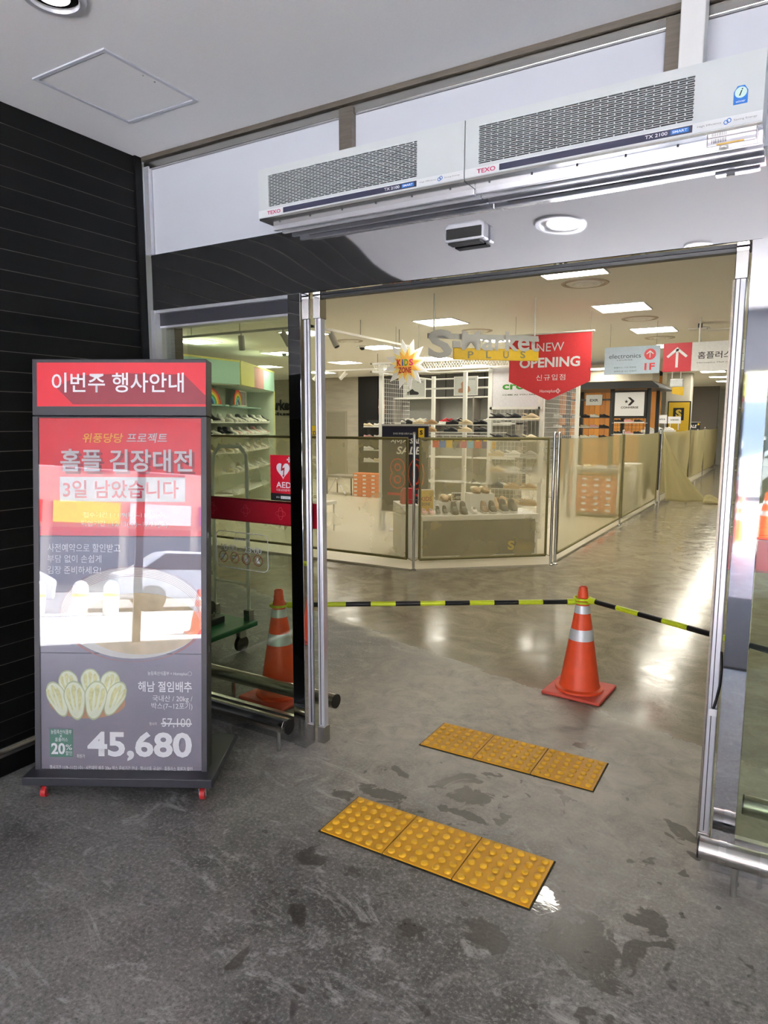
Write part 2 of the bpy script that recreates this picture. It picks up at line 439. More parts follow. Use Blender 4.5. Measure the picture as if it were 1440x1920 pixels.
def leaf(n, xs0, xs1, xg0, xg1):
    """sliding leaf parked behind the sidelight: pale stile, foot block, hanger, glass"""
    d = struct(MB().box(xg0, xg1, 2.815, 2.825, .06, 2.22).build('door_%d' % n, M_glass))
    MB().box(xs0, xs1, 2.795, 2.835, .09, 2.205).build('stile', M_alu, d, bevel=.004)
    MB().box(xs0 + .014, xs0 + .017, 2.792, 2.796, .1, 2.2).build('groove', M_frame, d)
    MB().box(xs0 - .004, xs1 + .004, 2.788, 2.842, 0.001, .092).build('foot_block', M_steel, d, bevel=.002)
    MB().box(xs0 - .004, xs1 + .004, 2.785, 2.84, 2.2, 2.311).build('hanger', M_chrome, d, bevel=.003)
    MB().box(xg0, xg1, 2.808, 2.812, 1.15, 1.28).build('red_band', M_film, d)
    return d
leaf(1, -2.048, -2.012, -2.95, -2.046)
leaf(2, -.196, -.160, -.160, .75)
MB().box(-.205, -.197, 2.80, 2.835, .05, 2.2).build('brush_seal', M_brown, bpy.data.objects['door_2'])

# outer front of the lobby behind the viewer, pavement and street
of = struct(MB().box(-3.3, 3.2, -4.72, -4.60, 2.35, H).build('wall_outer_head', M_white))
for x in (-3.1, -1.55, -.55, .6, 1.9, 3.0):
    MB().box(x - .05, x + .05, -4.72, -4.6, 0, 2.35).build('post', M_mirror if abs(x) < 1 else M_frame, of)
struct(MB().box(-40, 40, -11, -4.75, -.15, -.01).build('ground_pavement', pm('pale_paving', c3(205, 203, 200), .8, var=.08, scale=2)))
struct(MB().box(-40, 40, -26, -11, -.2, -.08).build('ground_road', pm('asphalt', c3(110, 110, 112), .85, var=.12, scale=6)))

# ================================================================== DOORWAY OBJECTS
# ---- two air curtains
AX = [atY(u, v, 2.5).x for u, v in ((484, 320), (873, 250), (1437, 120))]
def air_curtain(label, x0, x1, badge):
    t = thing('air_curtain', label, 'air curtain', (x0, 2.5, 2.60), group='air curtains over the doorway')
    Lh = x1 - x0; hh = .222
    hb = .030                                   # grille block limits from the photograph
    gx0, gx1, gz0, gz1 = Lh * .055, Lh * .80, .055, .190
    MB().box(0, Lh, .012, .212, .012, hh).build('housing', M_acw, t)
    for q in ((0, gx0, .012, hh), (gx1, Lh, .012, hh), (gx0, gx1, .012, gz0), (gx0, gx1, gz1, hh)):
        MB().box(q[0], q[1], 0, .0125, q[2], q[3]).build('front_panel', M_acw, t)
    MB().box(gx0, gx1, .0085, .0118, gz0, gz1).build('dark_cavity', M_dark, t)
    g = MB(); rows = 20; cols = 22 if Lh > 1 else 15
    dz = (gz1 - gz0) / rows; dx = (gx1 - gx0) / cols
    for j in range(rows + 1):
        z = gz0 + j * dz; g.box(gx0, gx1, .0005, .006, z - dz * .13, z + dz * .13)
    for j in range(rows):
        for i in range(cols + 1):
            x = gx0 + (i + (.5 if j % 2 else 0)) * dx
            if x < gx1 + .001: g.box(x - .002, min(x + .002, gx1), .0005, .006, gz0 + j * dz, gz0 + (j + 1) * dz)
    stuff(g.build('grille', M_acw, t))
    MB().box(0, Lh, -.002, .0, .014, .044).build('lower_lip', pm('pale_lip', c3(214, 217, 220), .35), t)
    MB().box(Lh * .14, Lh * .80, -.0035, -.001, .018, .040).build('navy_stripe', M_navy, t)
    st = bpy.data.objects.new
    text('TEXO', pm('magenta_print', c3(176, 30, 84), .5), t, Lh * .05, Lh * .125, .021, .037, -.0022, bold=.02)
    text('TX 2100', M_txtw, t, Lh * .655, Lh * .725, .024, .035, -.0036, bold=.01)
    MB().box(Lh * .735, Lh * .79, -.0045, -.0034, .022, .036).build('blue_tab', M_blue, t)
    text('SMART', M_txtw, t, Lh * .74, Lh * .785, .025, .033, -.0046, bold=.02)
    gt = pm('grey_print', c3(120, 122, 126), .5)
    text('High Efficiency', gt, t, Lh * .815, Lh * .885, .026, .033, -.0022)
    text('Saving Energy', gt, t, Lh * .92, Lh * .985, .026, .033, -.0022)
    rg = MB()
    for cx, cz in ((.898, .028), (.906, .032)):
        pts = [(Lh * cx + .006 * math.cos(a), -.003, cz + .006 * math.sin(a)) for a in [k * math.pi / 6 for k in range(13)]]
        rg.path(pts, .0012, 5)
    stuff(rg.build('ring_mark', M_blue, t))
    # underside: outlet slot, polished blades, screws
    MB().box(.0, Lh, .004, .20, .004, .013).build('underside', M_chrome, t)
    MB().box(.06, Lh - .06, .12, .16, -.001, .005).build('outlet_slot', M_dark, t)
    MB().box(.0, Lh, .10, .118, -.016, .006).build('vane', M_alu, t, bevel=.002)
    MB().box(.0, Lh, .164, .182, -.012, .006).build('vane', M_alu, t, bevel=.002)
    for q in range(6):
        x = .08 + (Lh - .16) * q / 5
        MB().tube((x, .05, .004), (x, .05, .000), .004, n=8).build('screw', M_frame, t)
    if badge:
        b = MB().prism([(Lh * .915, .075), (Lh * .955, .075), (Lh * .955, .112), (Lh * .945, .128), (Lh * .925, .128), (Lh * .915, .112)], -.0015, 0).build('award_badge', M_blue, t)
        MB().disc(Lh * .935, .108, Lh * .017, .016, -.003, -.0014).build('badge_face', pm('pale_green_print', c3(196, 224, 216), .4), b)
        text('i', M_txtk, b, Lh * .930, Lh * .941, .098, .119, -.003, bold=.02, shear=.4)
        text('winner', M_txtw, b, Lh * .922, Lh * .949, .079, .086, -.0015)
        # pull cord switch below the far end
        sw = MB().box(Lh * .84, Lh * .985, .04, .085, -.022, .005).build('switch_box', M_alu, t, bevel=.004)
        for q in range(9):
            x = Lh * (.855 + .005 * q); MB().box(x, x + .002, .0385, .0405, -.014, 0).build('vent_rib', M_frame, sw)
        MB().tube((Lh * .89, .06, -.022), (Lh * .89, .06, -.028), .014, n=16).build('dial', M_wht, sw)
        MB().box(Lh * .87, Lh * .95, .0385, .041, -.0215, -.0165).build('caution_label', pm('tan_label', c3(196, 160, 80), .5), sw)
    return t
air_curtain('shorter white air curtain left of centre over the doorway', AX[0], AX[1] - .004, False)
air_curtain('longer white air curtain with round award badge at its end', AX[1], AX[2], True)
# vertical duct that comes down from the ceiling onto the long unit
tag(MB().box(-.398, -.322, 2.60, 2.69, 2.826, H - .001).build('cable_duct', M_duct, bevel=.004), 'pale grey vertical cable duct between ceiling and air curtain', 'duct')

# ---- door sensor on the fascia
sz = thing('door_sensor', 'silver motion sensor with black lens under the air curtains', 'sensor', (-1.19, 2.71, 2.47))
MB().prism([(-.088, -.04), (.088, -.04), (.088, .022), (.07, .036), (-.07, .036), (-.088, .022)], -.058, -.002).build('housing', M_alu, sz, bevel=.008)
MB().box(-.078, .078, -.062, -.05, -.03, .012).build('lens', M_blk, sz, bevel=.003)
MB().box(-.07, .07, -.056, -.01, -.049, -.041).build('lower_lens', M_blk, sz)

# ---- bumper rails
def rail(label, x0, x1, y, z, legs, r=.040, along='x', collars=()):
    t = thing('bumper_rail', label, 'rail', (0, 0, 0), group='steel bumper rails')
    P = (lambda a, zz=z: (a, y, zz)) if along == 'x' else (lambda a, zz=z: (y, a, zz))
    MB().tube(P(x0), P(x1), r, n=24).build('tube', M_steel, t, smooth=True)
    for c in collars: MB().tube(P(c - .012), P(c + .012), r + .002, n=24).build('collar', M_chrome, t, smooth=True)
    for e, s in ((x0, -1), (x1, 1)): MB().tube(P(e), P(e + s * .006), r * .98, n=24).build('end_cap', M_blk, t, smooth=True)
    for l in legs:
        MB().tube(P(l, 0.001), P(l, z - r * .9), .012, n=14).build('leg', M_chrome, t, smooth=True)
    return t
rail('steel bumper rail in front of the glass beside the poster stand', -3.00, -2.10, 2.606, .148, (-2.85, -2.167), collars=(-2.125,))
rail('steel bumper rail behind the glass beside the left cone', -3.10, -2.045, 2.95, .172, (-2.8, -2.3))
rail('steel bumper rail at the right edge below the glass', -.176, 3.0, 2.585, .152, (-.057, .9, 2.0), collars=(-.10, .03))
rail('steel bumper rail behind the right hand glass', -.05, 3.0, 2.95, .17, (.25, 1.2), collars=(.05,))
rail('steel bumper rail at the foot of the black plank wall', -4.4, 2.50, -3.085, .150, (-3, -1, 1.2), r=.026, along='y')

# ---- ceiling hatch and downlights of the lobby
ht = thing('ceiling_hatch', 'white square access hatch in the lobby ceiling', 'hatch', (-2.592, 2.125, H))
for a, b, c, d in ((-.23, .23, -.245, -.228), (-.23, .23, .228, .245), (-.23, -.213, -.228, .228), (.213, .23, -.228, .228)):
    MB().box(a, b, c, d, -.006, 0).build('frame_bar', M_white, ht)
MB().box(-.208, .208, -.223, .223, -.003, -.0005).build('door', M_ceil, ht)
for y in (-.03, .03): MB().tube((.195, y, -.003), (.195, y, -.006), .004, n=8).build('catch', M_chrome, ht)
def downlight(label, x, y, r, on):
    t = thing('downlight', label, 'downlight', (x, y, H), group='round lobby downlights')
    MB().lathe([(r * .74, -.002), (r * .78, -.012), (r * .95, -.012), (r, -.002)], 32, cap=False).build('ring', M_alu, t, smooth=True)
    MB().lathe([(r * .76, -.003), (r * .62, -.0022), (r * .5, -.0016)], 32, cap=False).build('reflector', M_chrome, t, smooth=True)
    MB().lathe([(r * .5, -.004), (r * .3, -.007), (.001, -.008)], 24, cap=False).build('lamp', pm('lamp_glow', (1, 1, 1), .5, emit=2.2, ecol=(1, .95, .88)), t, smooth=True)
downlight('round downlight at the upper left corner of the lobby ceiling', -2.235, 1.585, .105, True)
downlight('round downlight mirrored in the steel fascia', -1.50, .40, .19, True)
downlight('small round downlight mirrored at the right of the fascia', -.66, -.35, .10, True)

# ---- tactile tiles
stud = [(.0155, 0), (.0145, .0050), (.0115, .0072), (.0, .0076)]
tile_me = MB().box(0, .296, 0, .296, 0, .006).mesh('tile')
studs = MB()
for i in range(6):
    for j in range(6):
        studs.lathe(stud[:3], 12, (.0255 + .049 * i, .0255 + .049 * j, .006))
studs_me = studs.mesh('studs'); studs_me.polygons.foreach_set('use_smooth', [True] * len(studs_me.polygons)); studs_me.set_sharp_from_angle(angle=R(50))
for row, (y0, xs) in enumerate(((2.142, -1.569), (3.040, -1.566))):
    tag(MB().box(xs - .006, xs + .906, y0 - .006, y0 + .306, .0002, .0022).build('tile_bed', M_groove),
        ('dark joint bed around the yellow tiles nearest the viewer', 'dark joint bed around the yellow tiles nearest the cone')[row], 'joint')
    for k in range(3):
        t = tag(link('tactile_tile', tile_me, M_tile, loc=(xs + .002 + .301 * k, y0 + .002, .002)),
                'yellow studded tactile tile, %s in the row nearest the %s' % (('left one', 'middle one', 'right one')[k], ('viewer', 'cone')[row]), 'tile', 'yellow tactile tiles')
        so = link('studs', studs_me, M_stud, t); so['kind'] = 'stuff'

# ---- traffic cones
def cone(label, x, y, rz, h=.68, scale=1., group='traffic cones'):
    t = thing('traffic_cone', label, 'cone', (x, y, 0.001), rz, group)
    k = h / .68
    b = MB().box(-.185, .185, -.185, .185, 0, .022).build('base', M_conered, t, bevel=.012)
    prof = [(.150, .020), (.148, .034), (.128, .042), (.122, .055)]
    MB().lathe(prof + [(.036, .60), (.033, .602)], 32, cap=False).build('body', M_cone, t, smooth=True)
    MB().lathe([(.036, .598), (.036, .612), (.031, .616), (.030, .645), (.028, .648), (.026, h), (.021, h), (.020, .62)], 24, cap=False).build('tip', M_cone, t, smooth=True)
    for z0, z1 in ((.345, .415), (.515, .565)):
        rr = lambda z: .122 + (.036 - .122) * (z - .055) / (.60 - .055) + .0015
        MB().lathe([(rr(z0), z0), (rr(z1), z1)], 32, cap=False).build('band', M_refl, t, smooth=True)
    return t
CR_ = (-1.035, 4.215); CL_ = (-2.615, 3.17)
cone('orange traffic cone in the doorway near the yellow tiles', *CR_, R(-4))
cone('orange traffic cone behind the glass and black post', *CL_, R(-5))

def cone_bar(label, p0, p1, nseg, first):
    """plastic bar with a ring at both ends that drops over the cones"""
    p0, p1 = Vector(p0), Vector(p1); d = (p1 - p0); L_ = d.length; d.normalize()
    t = thing('cone_bar', label, 'barrier bar', p0, group='black and yellow cone bars')
    for c in (Vector((0, 0, 0)), p1 - p0):
        rg = MB()
        ring = [(c.x + .052 * math.cos(a), c.y + .052 * math.sin(a), c.z) for a in [k * math.pi / 12 for k in range(25)]]
        rg.path(ring, .008, 8); rg.build('ring', M_lime, t, smooth=True)
    a0, a1 = .052, L_ - .052
    MB().tube(d * a0, d * (a0 + .05), .019, n=14).build('socket', M_lime, t, smooth=True)
    MB().tube(d * (a1 - .05), d * a1, .019, n=14).build('socket', M_lime, t, smooth=True)
    a0 += .05; a1 -= .05
    for k in range(nseg):
        q0 = a0 + (a1 - a0) * k / nseg; q1 = a0 + (a1 - a0) * (k + 1) / nseg
        MB().tube(d * q0, d * q1, .0155, n=14).build('stripe', (M_blk if (k % 2 == 0) else M_lime), t, smooth=True)
    return t
cone_bar('black and yellow bar joining the two cones', (*CL_, .585), (*CR_, .585), 11, 0)
cone_bar('black and yellow bar from the front cone to the right edge', (*CR_, .606), (.95, 2.98 + .22, .600), 13, 0)
cone('orange traffic cone standing beyond the right hand glass', .95, 3.2, R(10))

# ---- ribbed mat under the viewer, seen in the steel post
em = thing('entrance_mat', 'dark grey ribbed entrance mat mirrored in the right steel post', 'mat', (-.9, -1.95, 0.0005))
MB().box(0, 2.4, 0, 2.2, 0, .006).build('backing', M_dark, em)
rb = MB()
for k in range(73): rb.box(.01, 2.39, .01 + .03 * k, .026 + .03 * k, .006, .012)
stuff(rb.build('ribs', pm('grey_rib', c3(92, 92, 96), .7), em))

stp_ = thing('loose_strap', 'black strap taped to the right door stile', 'strap')
q0 = [(1353, 1222), (1353, 1255), (1350, 1285), (1343, 1312), (1337, 1330)]
MB().path([atY(u, v, 2.782) for u, v in q0], .005, 6).build('strap', M_blk, stp_)
a = atY(1336, 1331, 2.784); MB().box(a.x - .012, a.x + .016, 2.776, 2.784, a.z - .022, a.z + .006).build('tape', M_txtw, stp_)

# ================================================================== POSTER STAND
SO = Vector((-2.817, 1.703, 0)); SRZ = math.atan2(.48689, .87346)
LEAN = R(6.0)
se = Vector((math.cos(SRZ), math.sin(SRZ), 0)); sb = Vector((-math.sin(SRZ), math.cos(SRZ), 0))
# panel frame inside the stand's own frame: x along the face, z up the leaning face, y backwards
TP = Matrix.Translation((0, .03, .10)) @ Matrix.Rotation(-LEAN, 4, 'X')
def sp(u, v):
    """photo point on the leaning face -> (x, z) of the panel frame"""
    n = Vector((sb.x, sb.y, -math.tan(LEAN))); p0 = SO + sb * .03 + Vector((0, 0, .10)); d = ray(u, v)
    q = CAM + d * ((p0 - CAM).dot(n) / d.dot(n)); r = q - SO
    loc = TP.inverted() @ Vector((r.dot(se), r.dot(sb), q.z)); return loc.x, loc.z
ps = thing('poster_stand', 'tall dark poster stand on casters with red header by the plank wall', 'sign stand', SO, SRZ)
PX0, PX1, PZ1 = -.032, .760, 1.885
ZH = 1.632                                    # joint between poster and header
MB().box(-.055, .80, -.04, .42, .078, .118).build('base', M_frame, ps, bevel=.004)
MB().box(-.05, .795, .42, .45, .078, .10).build('base_edge', M_frame, ps)
MB().box(PX0, PX1, .012, .075, 0.0, ZH - .004, T=TP).build('cabinet', M_blk, ps, bevel=.003)
MB().box(PX0, PX1, .0, .085, ZH, PZ1, T=TP).build('header_box', M_frame, ps, bevel=.003)
hx0, hz0 = sp(70, 762); hx1, hz1 = sp(386, 680)
px0, pz0 = sp(76, 1450); px1, pz1 = sp(384, 784)
px0 = PX0 + .026; px1 = PX1 - .026
for a, b, c, d in ((PX0, px0, 0, ZH - .004), (px1, PX1, 0, ZH - .004), (px0, px1, pz1, ZH - .004), (px0, px1, 0, pz0)):
    MB().box(a, b, 0, .014, c, d, T=TP).build('frame_bar', M_frame, ps, bevel=.002)
hp = MB().box(hx0, hx1, -.002, .004, hz0, hz1, T=TP).build('header_panel', M_red, ps)
# long printed shadow behind the header letters
def hq(u, v): return sp(u, v)
poly = [hq(*p) for p in ((105, 726), (137, 758), (386, 758), (386, 742), (345, 702), (300, 702), (240, 700), (150, 704))]
MB().prism(poly, -.0026, -.0019, T=TP).build('printed_shadow', pm('maroon_print', c3(136, 42, 58), .45), ps)
def st(s, u0, v1, u1, v0, mat=M_txtw, y=.0068, par=ps, **k):
    x0, z0 = sp(u0, v1); x1, z1 = sp(u1, v0)
    return text(s, mat, par, x0, x1, z0, z1, y, T=TP, **k)
st('이번주 행사안내', 98, 736, 345, 699, y=-.0028, bold=.012)
zr = sp(230, 1006)[1]; zm = sp(230, 1226)[1]
MB().box(px0, px1, .008, .012, zr + .002, pz1, T=TP).build('red_poster', M_red, ps)
MB().box(px0, px1, .008, .012, zm + .002, zr - .002, T=TP).build('upper_photo', M_mauve, ps)
MB().box(px0, px1, .008, .012, pz0, zm - .002, T=TP).build('lower_photo', M_mauve, ps)
M_gold = pm('gold_print', c3(226, 170, 60), .45); M_silver = pm('silver_print', c3(206, 206, 210), .45)
st('위풍당당', 154, 830, 230, 812, M_gold, bold=.012, shear=.15)
st('프로젝트', 236, 830, 312, 812, M_silver, bold=.012, shear=.15)
x0, z0 = sp(112, 884); x1, z1 = sp(360, 842)
text('홈플 김장대전', pm('maroon_print', c3(136, 42, 58), .45), ps, x0 + .012, x1 + .012, z0 - .012, z1 - .012, .0074, T=TP, bold=.018)
text('홈플 김장대전', M_silver, ps, x0, x1, z0, z1, .0068, T=TP, bold=.018)
x0, z0 = sp(111, 940); x1, z1 = sp(346, 895)
MB().box(x0, x1, .0066, .0076, z0, z1, T=TP).build('pale_plate', M_silver, ps)
st('3일 남았습니다', 117, 934, 334, 901, pm('crimson_print', c3(176, 36, 62), .45), y=.0064, bold=.015)
st('접수기간 | 11/9(목)~11/22(수)', 155, 972, 309, 961, M_silver)
st('픽업기간 : 12/13(수)~12/23(토)', 151, 989, 313, 977, M_silver)
st('사전예약으로 할인받고', 88, 1035, 224, 1020, M_txtw)
st('부담 없이 손쉽게', 88, 1055, 189, 1041, M_txtw)
st('김장 준비하세요!', 88, 1076, 188, 1062, M_txtw)
# printed picture: pale bowl of kimchi in a copper wire basket across the two photos
M_cop = pm('copper_print', c3(150, 92, 86), .5); M_kim = pm('kimchi_print', c3(196, 178, 142), .5, var=.35, scale=14, detail=7)
M_bowl = pm('bowl_print', c3(206, 204, 198), .5, var=.08)
def sdisc(u, v, du, dv, mat, name, y0, y1, n=40, par=ps):
    cx, cz = sp(u, v); rx = abs(sp(u + du, v)[0] - cx); rz = abs(sp(u, v - dv)[1] - cz)
    return MB().disc(cx, cz, rx, rz, y0, y1, n, T=TP).build(name, mat, par)
def sring(u, v, du, dv, mat, name, y, wd=.0012):
    cx, cz = sp(u, v); rx = abs(sp(u + du, v)[0] - cx); rz = abs(sp(u, v - dv)[1] - cz); m = MB(); n = 48
    vs = []; fs = []
    for k in range(n):
        a = 2 * math.pi * k / n
        for q in (0, wd): vs.append((cx + (rx - q) * math.cos(a), y, cz + (rz - q) * math.sin(a)))
    for k in range(n): fs.append((2 * k, 2 * k + 1, (2 * k + 3) % (2 * n), (2 * k + 2) % (2 * n)))
    return m.add(vs, fs, TP).build(name, mat, ps)
sdisc(248, 1150, 136, 86, M_bowl, 'printed_bowl', .0070, .0074)
for k in range(7): sring(248, 1152 + k * 1.5, 140 - k * 2.2, 90 - k * 1.5, M_cop, 'printed_wire', .0066 - k * .00002, .0016)
sdisc(262, 1170, 112, 58, M_kim, 'printed_kimchi', .0060, .0064)
# tray of half cabbages
M_cab = pm('cabbage_print', c3(220, 226, 200), .5, var=.12, scale=20); M_cabg = pm('cabbage_leaf_print', c3(172, 182, 140), .5, var=.2, scale=20); M_cabc = pm('cabbage_heart_print', c3(206, 206, 146), .5, var=.35, scale=60)
sdisc(162, 1318, 72, 30, pm('tray_print', c3(170, 122, 86), .5, var=.2), 'printed_tray', .0070, .0074)
def drop(u, v, du, dv, lean, mat, name, y, k=1.):
    cx, cz = sp(u, v); rx = abs(sp(u + du, v)[0] - cx) * k; rz = abs(sp(u, v - dv)[1] - cz) * k; pts = []
    for q in range(28):
        a = 2 * math.pi * q / 28; s_, c_ = math.sin(a), math.cos(a); wv = 1.0 + .22 * s_ + .05 * math.sin(a * 5)
        x, z = rx * c_ * wv, rz * s_
        pts.append((cx + x * math.cos(lean) + z * math.sin(lean), cz - x * math.sin(lean) + z * math.cos(lean)))
    return MB().prism(pts, y - .0001, y, T=TP).build(name, mat, ps)
for k, (u, v, du, dv, ln) in enumerate(((128, 1284, 17, 26, -.25), (168, 1281, 17, 26, .0), (204, 1285, 17, 26, .3), (107, 1312, 16, 34, -.4), (140, 1314, 19, 36, -.12), (178, 1314, 20, 36, .15), (214, 1311, 16, 34, .45))):
    y = .0068 - k * .0003
    drop(u, v, du, dv, ln, M_cabg, 'printed_leaf', y, 1.04); drop(u, v, du, dv, ln, M_cab, 'printed_cabbage', y - .0001, .95)
    for q, (du_, dv_) in enumerate(((-.42, .05), (.42, .05), (0., -.12))):
        drop(u + 8 * ln + du * du_, v + dv * dv_ - dv * .1, du * .26, dv * .62, ln + du_ * .35, M_cabc, 'printed_heart', y - .0002 - q * .00002)
    for du_ in (-.2, .2): drop(u + 4 * ln + du * du_, v + dv * .18, du * .12, dv * .72, ln + du_ * .3, M_cab, 'printed_rib', y - .00027)
st('농림축산식품부 × Homeplus', 276, 1268, 350, 1260, M_txtw)
sring(355, 1264, 4, 4, M_txtw, 'printed_logo', .0066)
st('해남 절임배추', 258, 1298, 359, 1279, M_txtw, bold=.012)
st('국내산 / 20kg /', 285, 1318, 360, 1305, M_txtw)
st('박스(7~12포기)', 283, 1332, 360, 1319, M_txtw)
st('57,100', 303, 1366, 357, 1348, M_txtw)
x0, z0 = sp(301, 1359); x1, z1 = sp(359, 1357)
MB().box(x0, x1, .0058, .0062, z0, z1, T=TP).build('strike_line', M_txtw, ps)
st('행사가', 279, 1361, 293, 1355, M_txtw)
st('45,680', 163, 1427, 359, 1374, M_txtw, bold=.03)
st('회원가', 143, 1422, 158, 1415, M_txtw)
x0, z0 = sp(92, 1420); x1, z1 = sp(135, 1368)
MB().box(x0, x1, .0066, .0074, z0, z1, T=TP).build('green_tag', pm('green_print', c3(58, 116, 96), .45), ps)
st('농림축산식품부', 94, 1377, 133, 1369, M_txtw, y=.0064)
st('×', 111, 1383, 115, 1379, M_txtw, y=.0064)
st('홈플러스', 102, 1391, 126, 1384, M_txtw, y=.0064)
st('20', 95, 1415, 121, 1394, M_txtw, y=.0064, bold=.03)
st('%', 122, 1407, 134, 1397, M_txtw, y=.0064)
st('할인', 122, 1417, 134, 1409, M_txtw, y=.0064)
st('행사기간 11/9~11/22 (수) · 사전예약 배추 20kg 박스 준비기간 안내 · 행사상품 국내산 · 홈플러스 회원가 할인', 92, 1445, 360, 1439, M_txtw)
MB().box(px0, px1, .0015, .0035, pz0, pz1, T=TP).build('acrylic_pane', M_clear, ps)
for z in (.56, 1.08): MB().box(PX1, PX1 + .003, .02, .03, z, z + .025, T=TP).build('latch', M_chrome, ps)
# casters
for cx, cy in ((.02, .01), (.745, .01), (.02, .40), (.745, .40)):
    c = MB().box(cx - .02, cx + .02, cy - .02, cy + .02, .066, .078).build('caster', M_chrome, ps)
    MB().box(cx - .018, cx - .013, cy - .012, cy + .014, .018, .068).build('fork', M_chrome, c)
    MB().box(cx + .013, cx + .018, cy - .012, cy + .014, .018, .068).build('fork', M_chrome, c)
    MB().tube((cx - .011, cy, .026), (cx + .011, cy, .026), .025, n=20).build('wheel', pm('red_wheel', c3(190, 40, 44), .45), c, smooth=True)

# ================================================================== GLASS STICKERS
ae = thing('aed_sticker', 'red heart and bolt defibrillator sticker on the left glass', 'sticker', (-2.303, 2.7445, 1.292))
MB().box(0, .165, -.0012, 0, 0, .236).build('red_sheet', M_aedred, ae)
MB().box(0, .165, -.0016, -.0011, 0, .038).build('black_foot', M_txtk, ae)
heart = []
for k in range(40):
    a = 2 * math.pi * k / 40
    heart.append((.083 + .0027 * 16 * math.sin(a) ** 3, .160 + .0029 * (13 * math.cos(a) - 5 * math.cos(2 * a) - 2 * math.cos(3 * a) - math.cos(4 * a))))
MB().prism(heart, -.0016, -.0011).build('heart', M_txtw, ae)
MB().prism([(.074, .194), (.084, .196), (.079, .168), (.094, .174), (.089, .134), (.094, .136), (.086, .122), (.077, .132), (.083, .133), (.086, .160), (.070, .154)], -.0021, -.0016).build('bolt', M_aedred, ae)
MB().box(.119, .127, -.0016, -.0011, .200, .228).build('cross_bar', M_txtw, ae); MB().box(.109, .137, -.0016, -.0011, .210, .218).build('cross_bar', M_txtw, ae)
text('AED', M_txtw, ae, .037, .135, .068, .098, -.0011, bold=.015)
text('자동심장충격기', M_txtw, ae, .037, .135, .050, .062, -.0011)
MB().box(.066, .138, -.0020, -.0015, .011, .025).build('pale_strip', M_txtw, ae)
text('설치장소', M_txtw, ae, .036, .062, .014, .022, -.0015)
text('1층 고객센터 앞', M_txtk, ae, .070, .134, .014, .022, -.0020)
def band(label, x0, x1):
    t = thing('glass_band', label, 'glass film', (x0, 2.7435, 1.17), group='dark red film bands')
    MB().box(0, x1 - x0, -.0010, 0, 0, .108).build('film', M_film, t)
    lo = MB()
    for cx in [.12 + k * .24 for k in range(int((x1 - x0) / .24) + 1)]:
        if cx > x1 - x0: break
        for ang in (0, 90):
            pts = []
            for k in range(25):
                a = 2 * math.pi * k / 24
                px, pz = .032 * math.cos(a), .015 * math.sin(a)
                if ang: px, pz = pz, px
                pts.append((cx + px, -.0016, .054 + pz))
            lo.path(pts, .0011, 4)
    stuff(lo.build('loop_logos', pm('bright_red_line', c3(196, 40, 56), .5), t))
band('dark red film band across the left glass', -3.08, -2.142)
band('dark red film band across the right hand glass', -.066, 3.0)
hr = thing('hours_sticker', 'white outline opening hours sticker on the left glass', 'sticker', (-2.70, 2.7440, .90))
fr = MB(); W_, H_ = .368, .200
pts = []
for cx, cz, a0 in ((W_ - .03, H_ - .03, 0), (.03, H_ - .03, 90), (.03, .03, 180), (W_ - .03, .03, 270)):
    for k in range(5):
        a = R(a0 + k * 22.5); pts.append((cx + .03 * math.cos(a), -.001, cz + .03 * math.sin(a)))
fr.path(pts + pts[:1], .0022, 6); fr.build('outline', M_txtw, hr)
text('영업시간 안내', M_txtw, hr, .13, .24, .150, .170, -.0004)
text('10:00 - 23:00', M_txtw, hr, .035, .325, .095, .128, -.0004)
M_no = pm('dark_red_line', c3(130, 48, 40), .5)
for k in range(4):
    cx = .05 + .083 * k; rg = MB()
    rg.path([(cx + .030 * math.cos(a), -.001, .058 + .030 * math.sin(a)) for a in [q * math.pi / 12 for q in range(25)]], .0018, 5)
    o = rg.build('ban_ring', M_no, hr)
    MB().tube((cx - .02, -.001, .037), (cx + .02, -.001, .079), .0018, n=5).build('ban_slash', M_no, o)
    MB().prism(([(-.012, -.01), (.004, -.014), (.012, .012), (-.008, .014)], [(-.016, -.003), (.016, -.004), (.016, .004), (-.016, .005)], [(-.012, -.014), (.013, -.012), (.006, .012), (-.010, .014)], [(-.013, -.015), (.015, -.015), (.004, .0), (.0, .017), (-.008, .016)])[k], -.0012, -.0004, T=Matrix.Translation((cx, 0, .058))).build('pictogram', M_txtw, o)

# ================================================================== GREEN CART behind the glass
gc = thing('platform_cart', 'green flatbed cart with white push handle behind the left glass', 'cart', (-3.62, 3.42, 0), R(90))
MB().box(-.36, .36, -.30, .30, .185, .225).build('deck', pm('green_enamel', c3(26, 104, 62), .45), gc, bevel=.01)
M_rub = pm('grey_rubber', c3(62, 60, 56), .6)
for x in (-.26, .26):
    for y in (-.22, .22):
        c = MB().box(x - .03, x + .03, y - .022, y + .022, .11, .185).build('caster', M_steel, gc)
        MB().tube((x, y - .016, .062), (x, y + .016, .062), .060, n=20).build('wheel', M_rub, c, smooth=True)
for y in (-.24, .10):
    MB().box(.30, .35, y - .03, y + .03, .225, .31).build('bracket', M_steel, gc, bevel=.004)
hp_ = [(.325, -.24, .25), (.335, -.24, .80), (.34, -.24, 1.36), (.345, -.225, 1.46), (.35, -.17, 1.52), (.35, .03, 1.52), (.345, .085, 1.46), (.34, .10, 1.36), (.335, .10, .80), (.325, .10, .25)]
MB().path(hp_, .014, 10).build('handle', pm('pale_enamel', c3(206, 212, 200), .45), gc, smooth=True)
MB().path([(.331, -.24, .50), (.331, .10, .50)], .009, 8).build('cross_bar', pm('pale_enamel', c3(206, 212, 200), .45), gc, smooth=True)
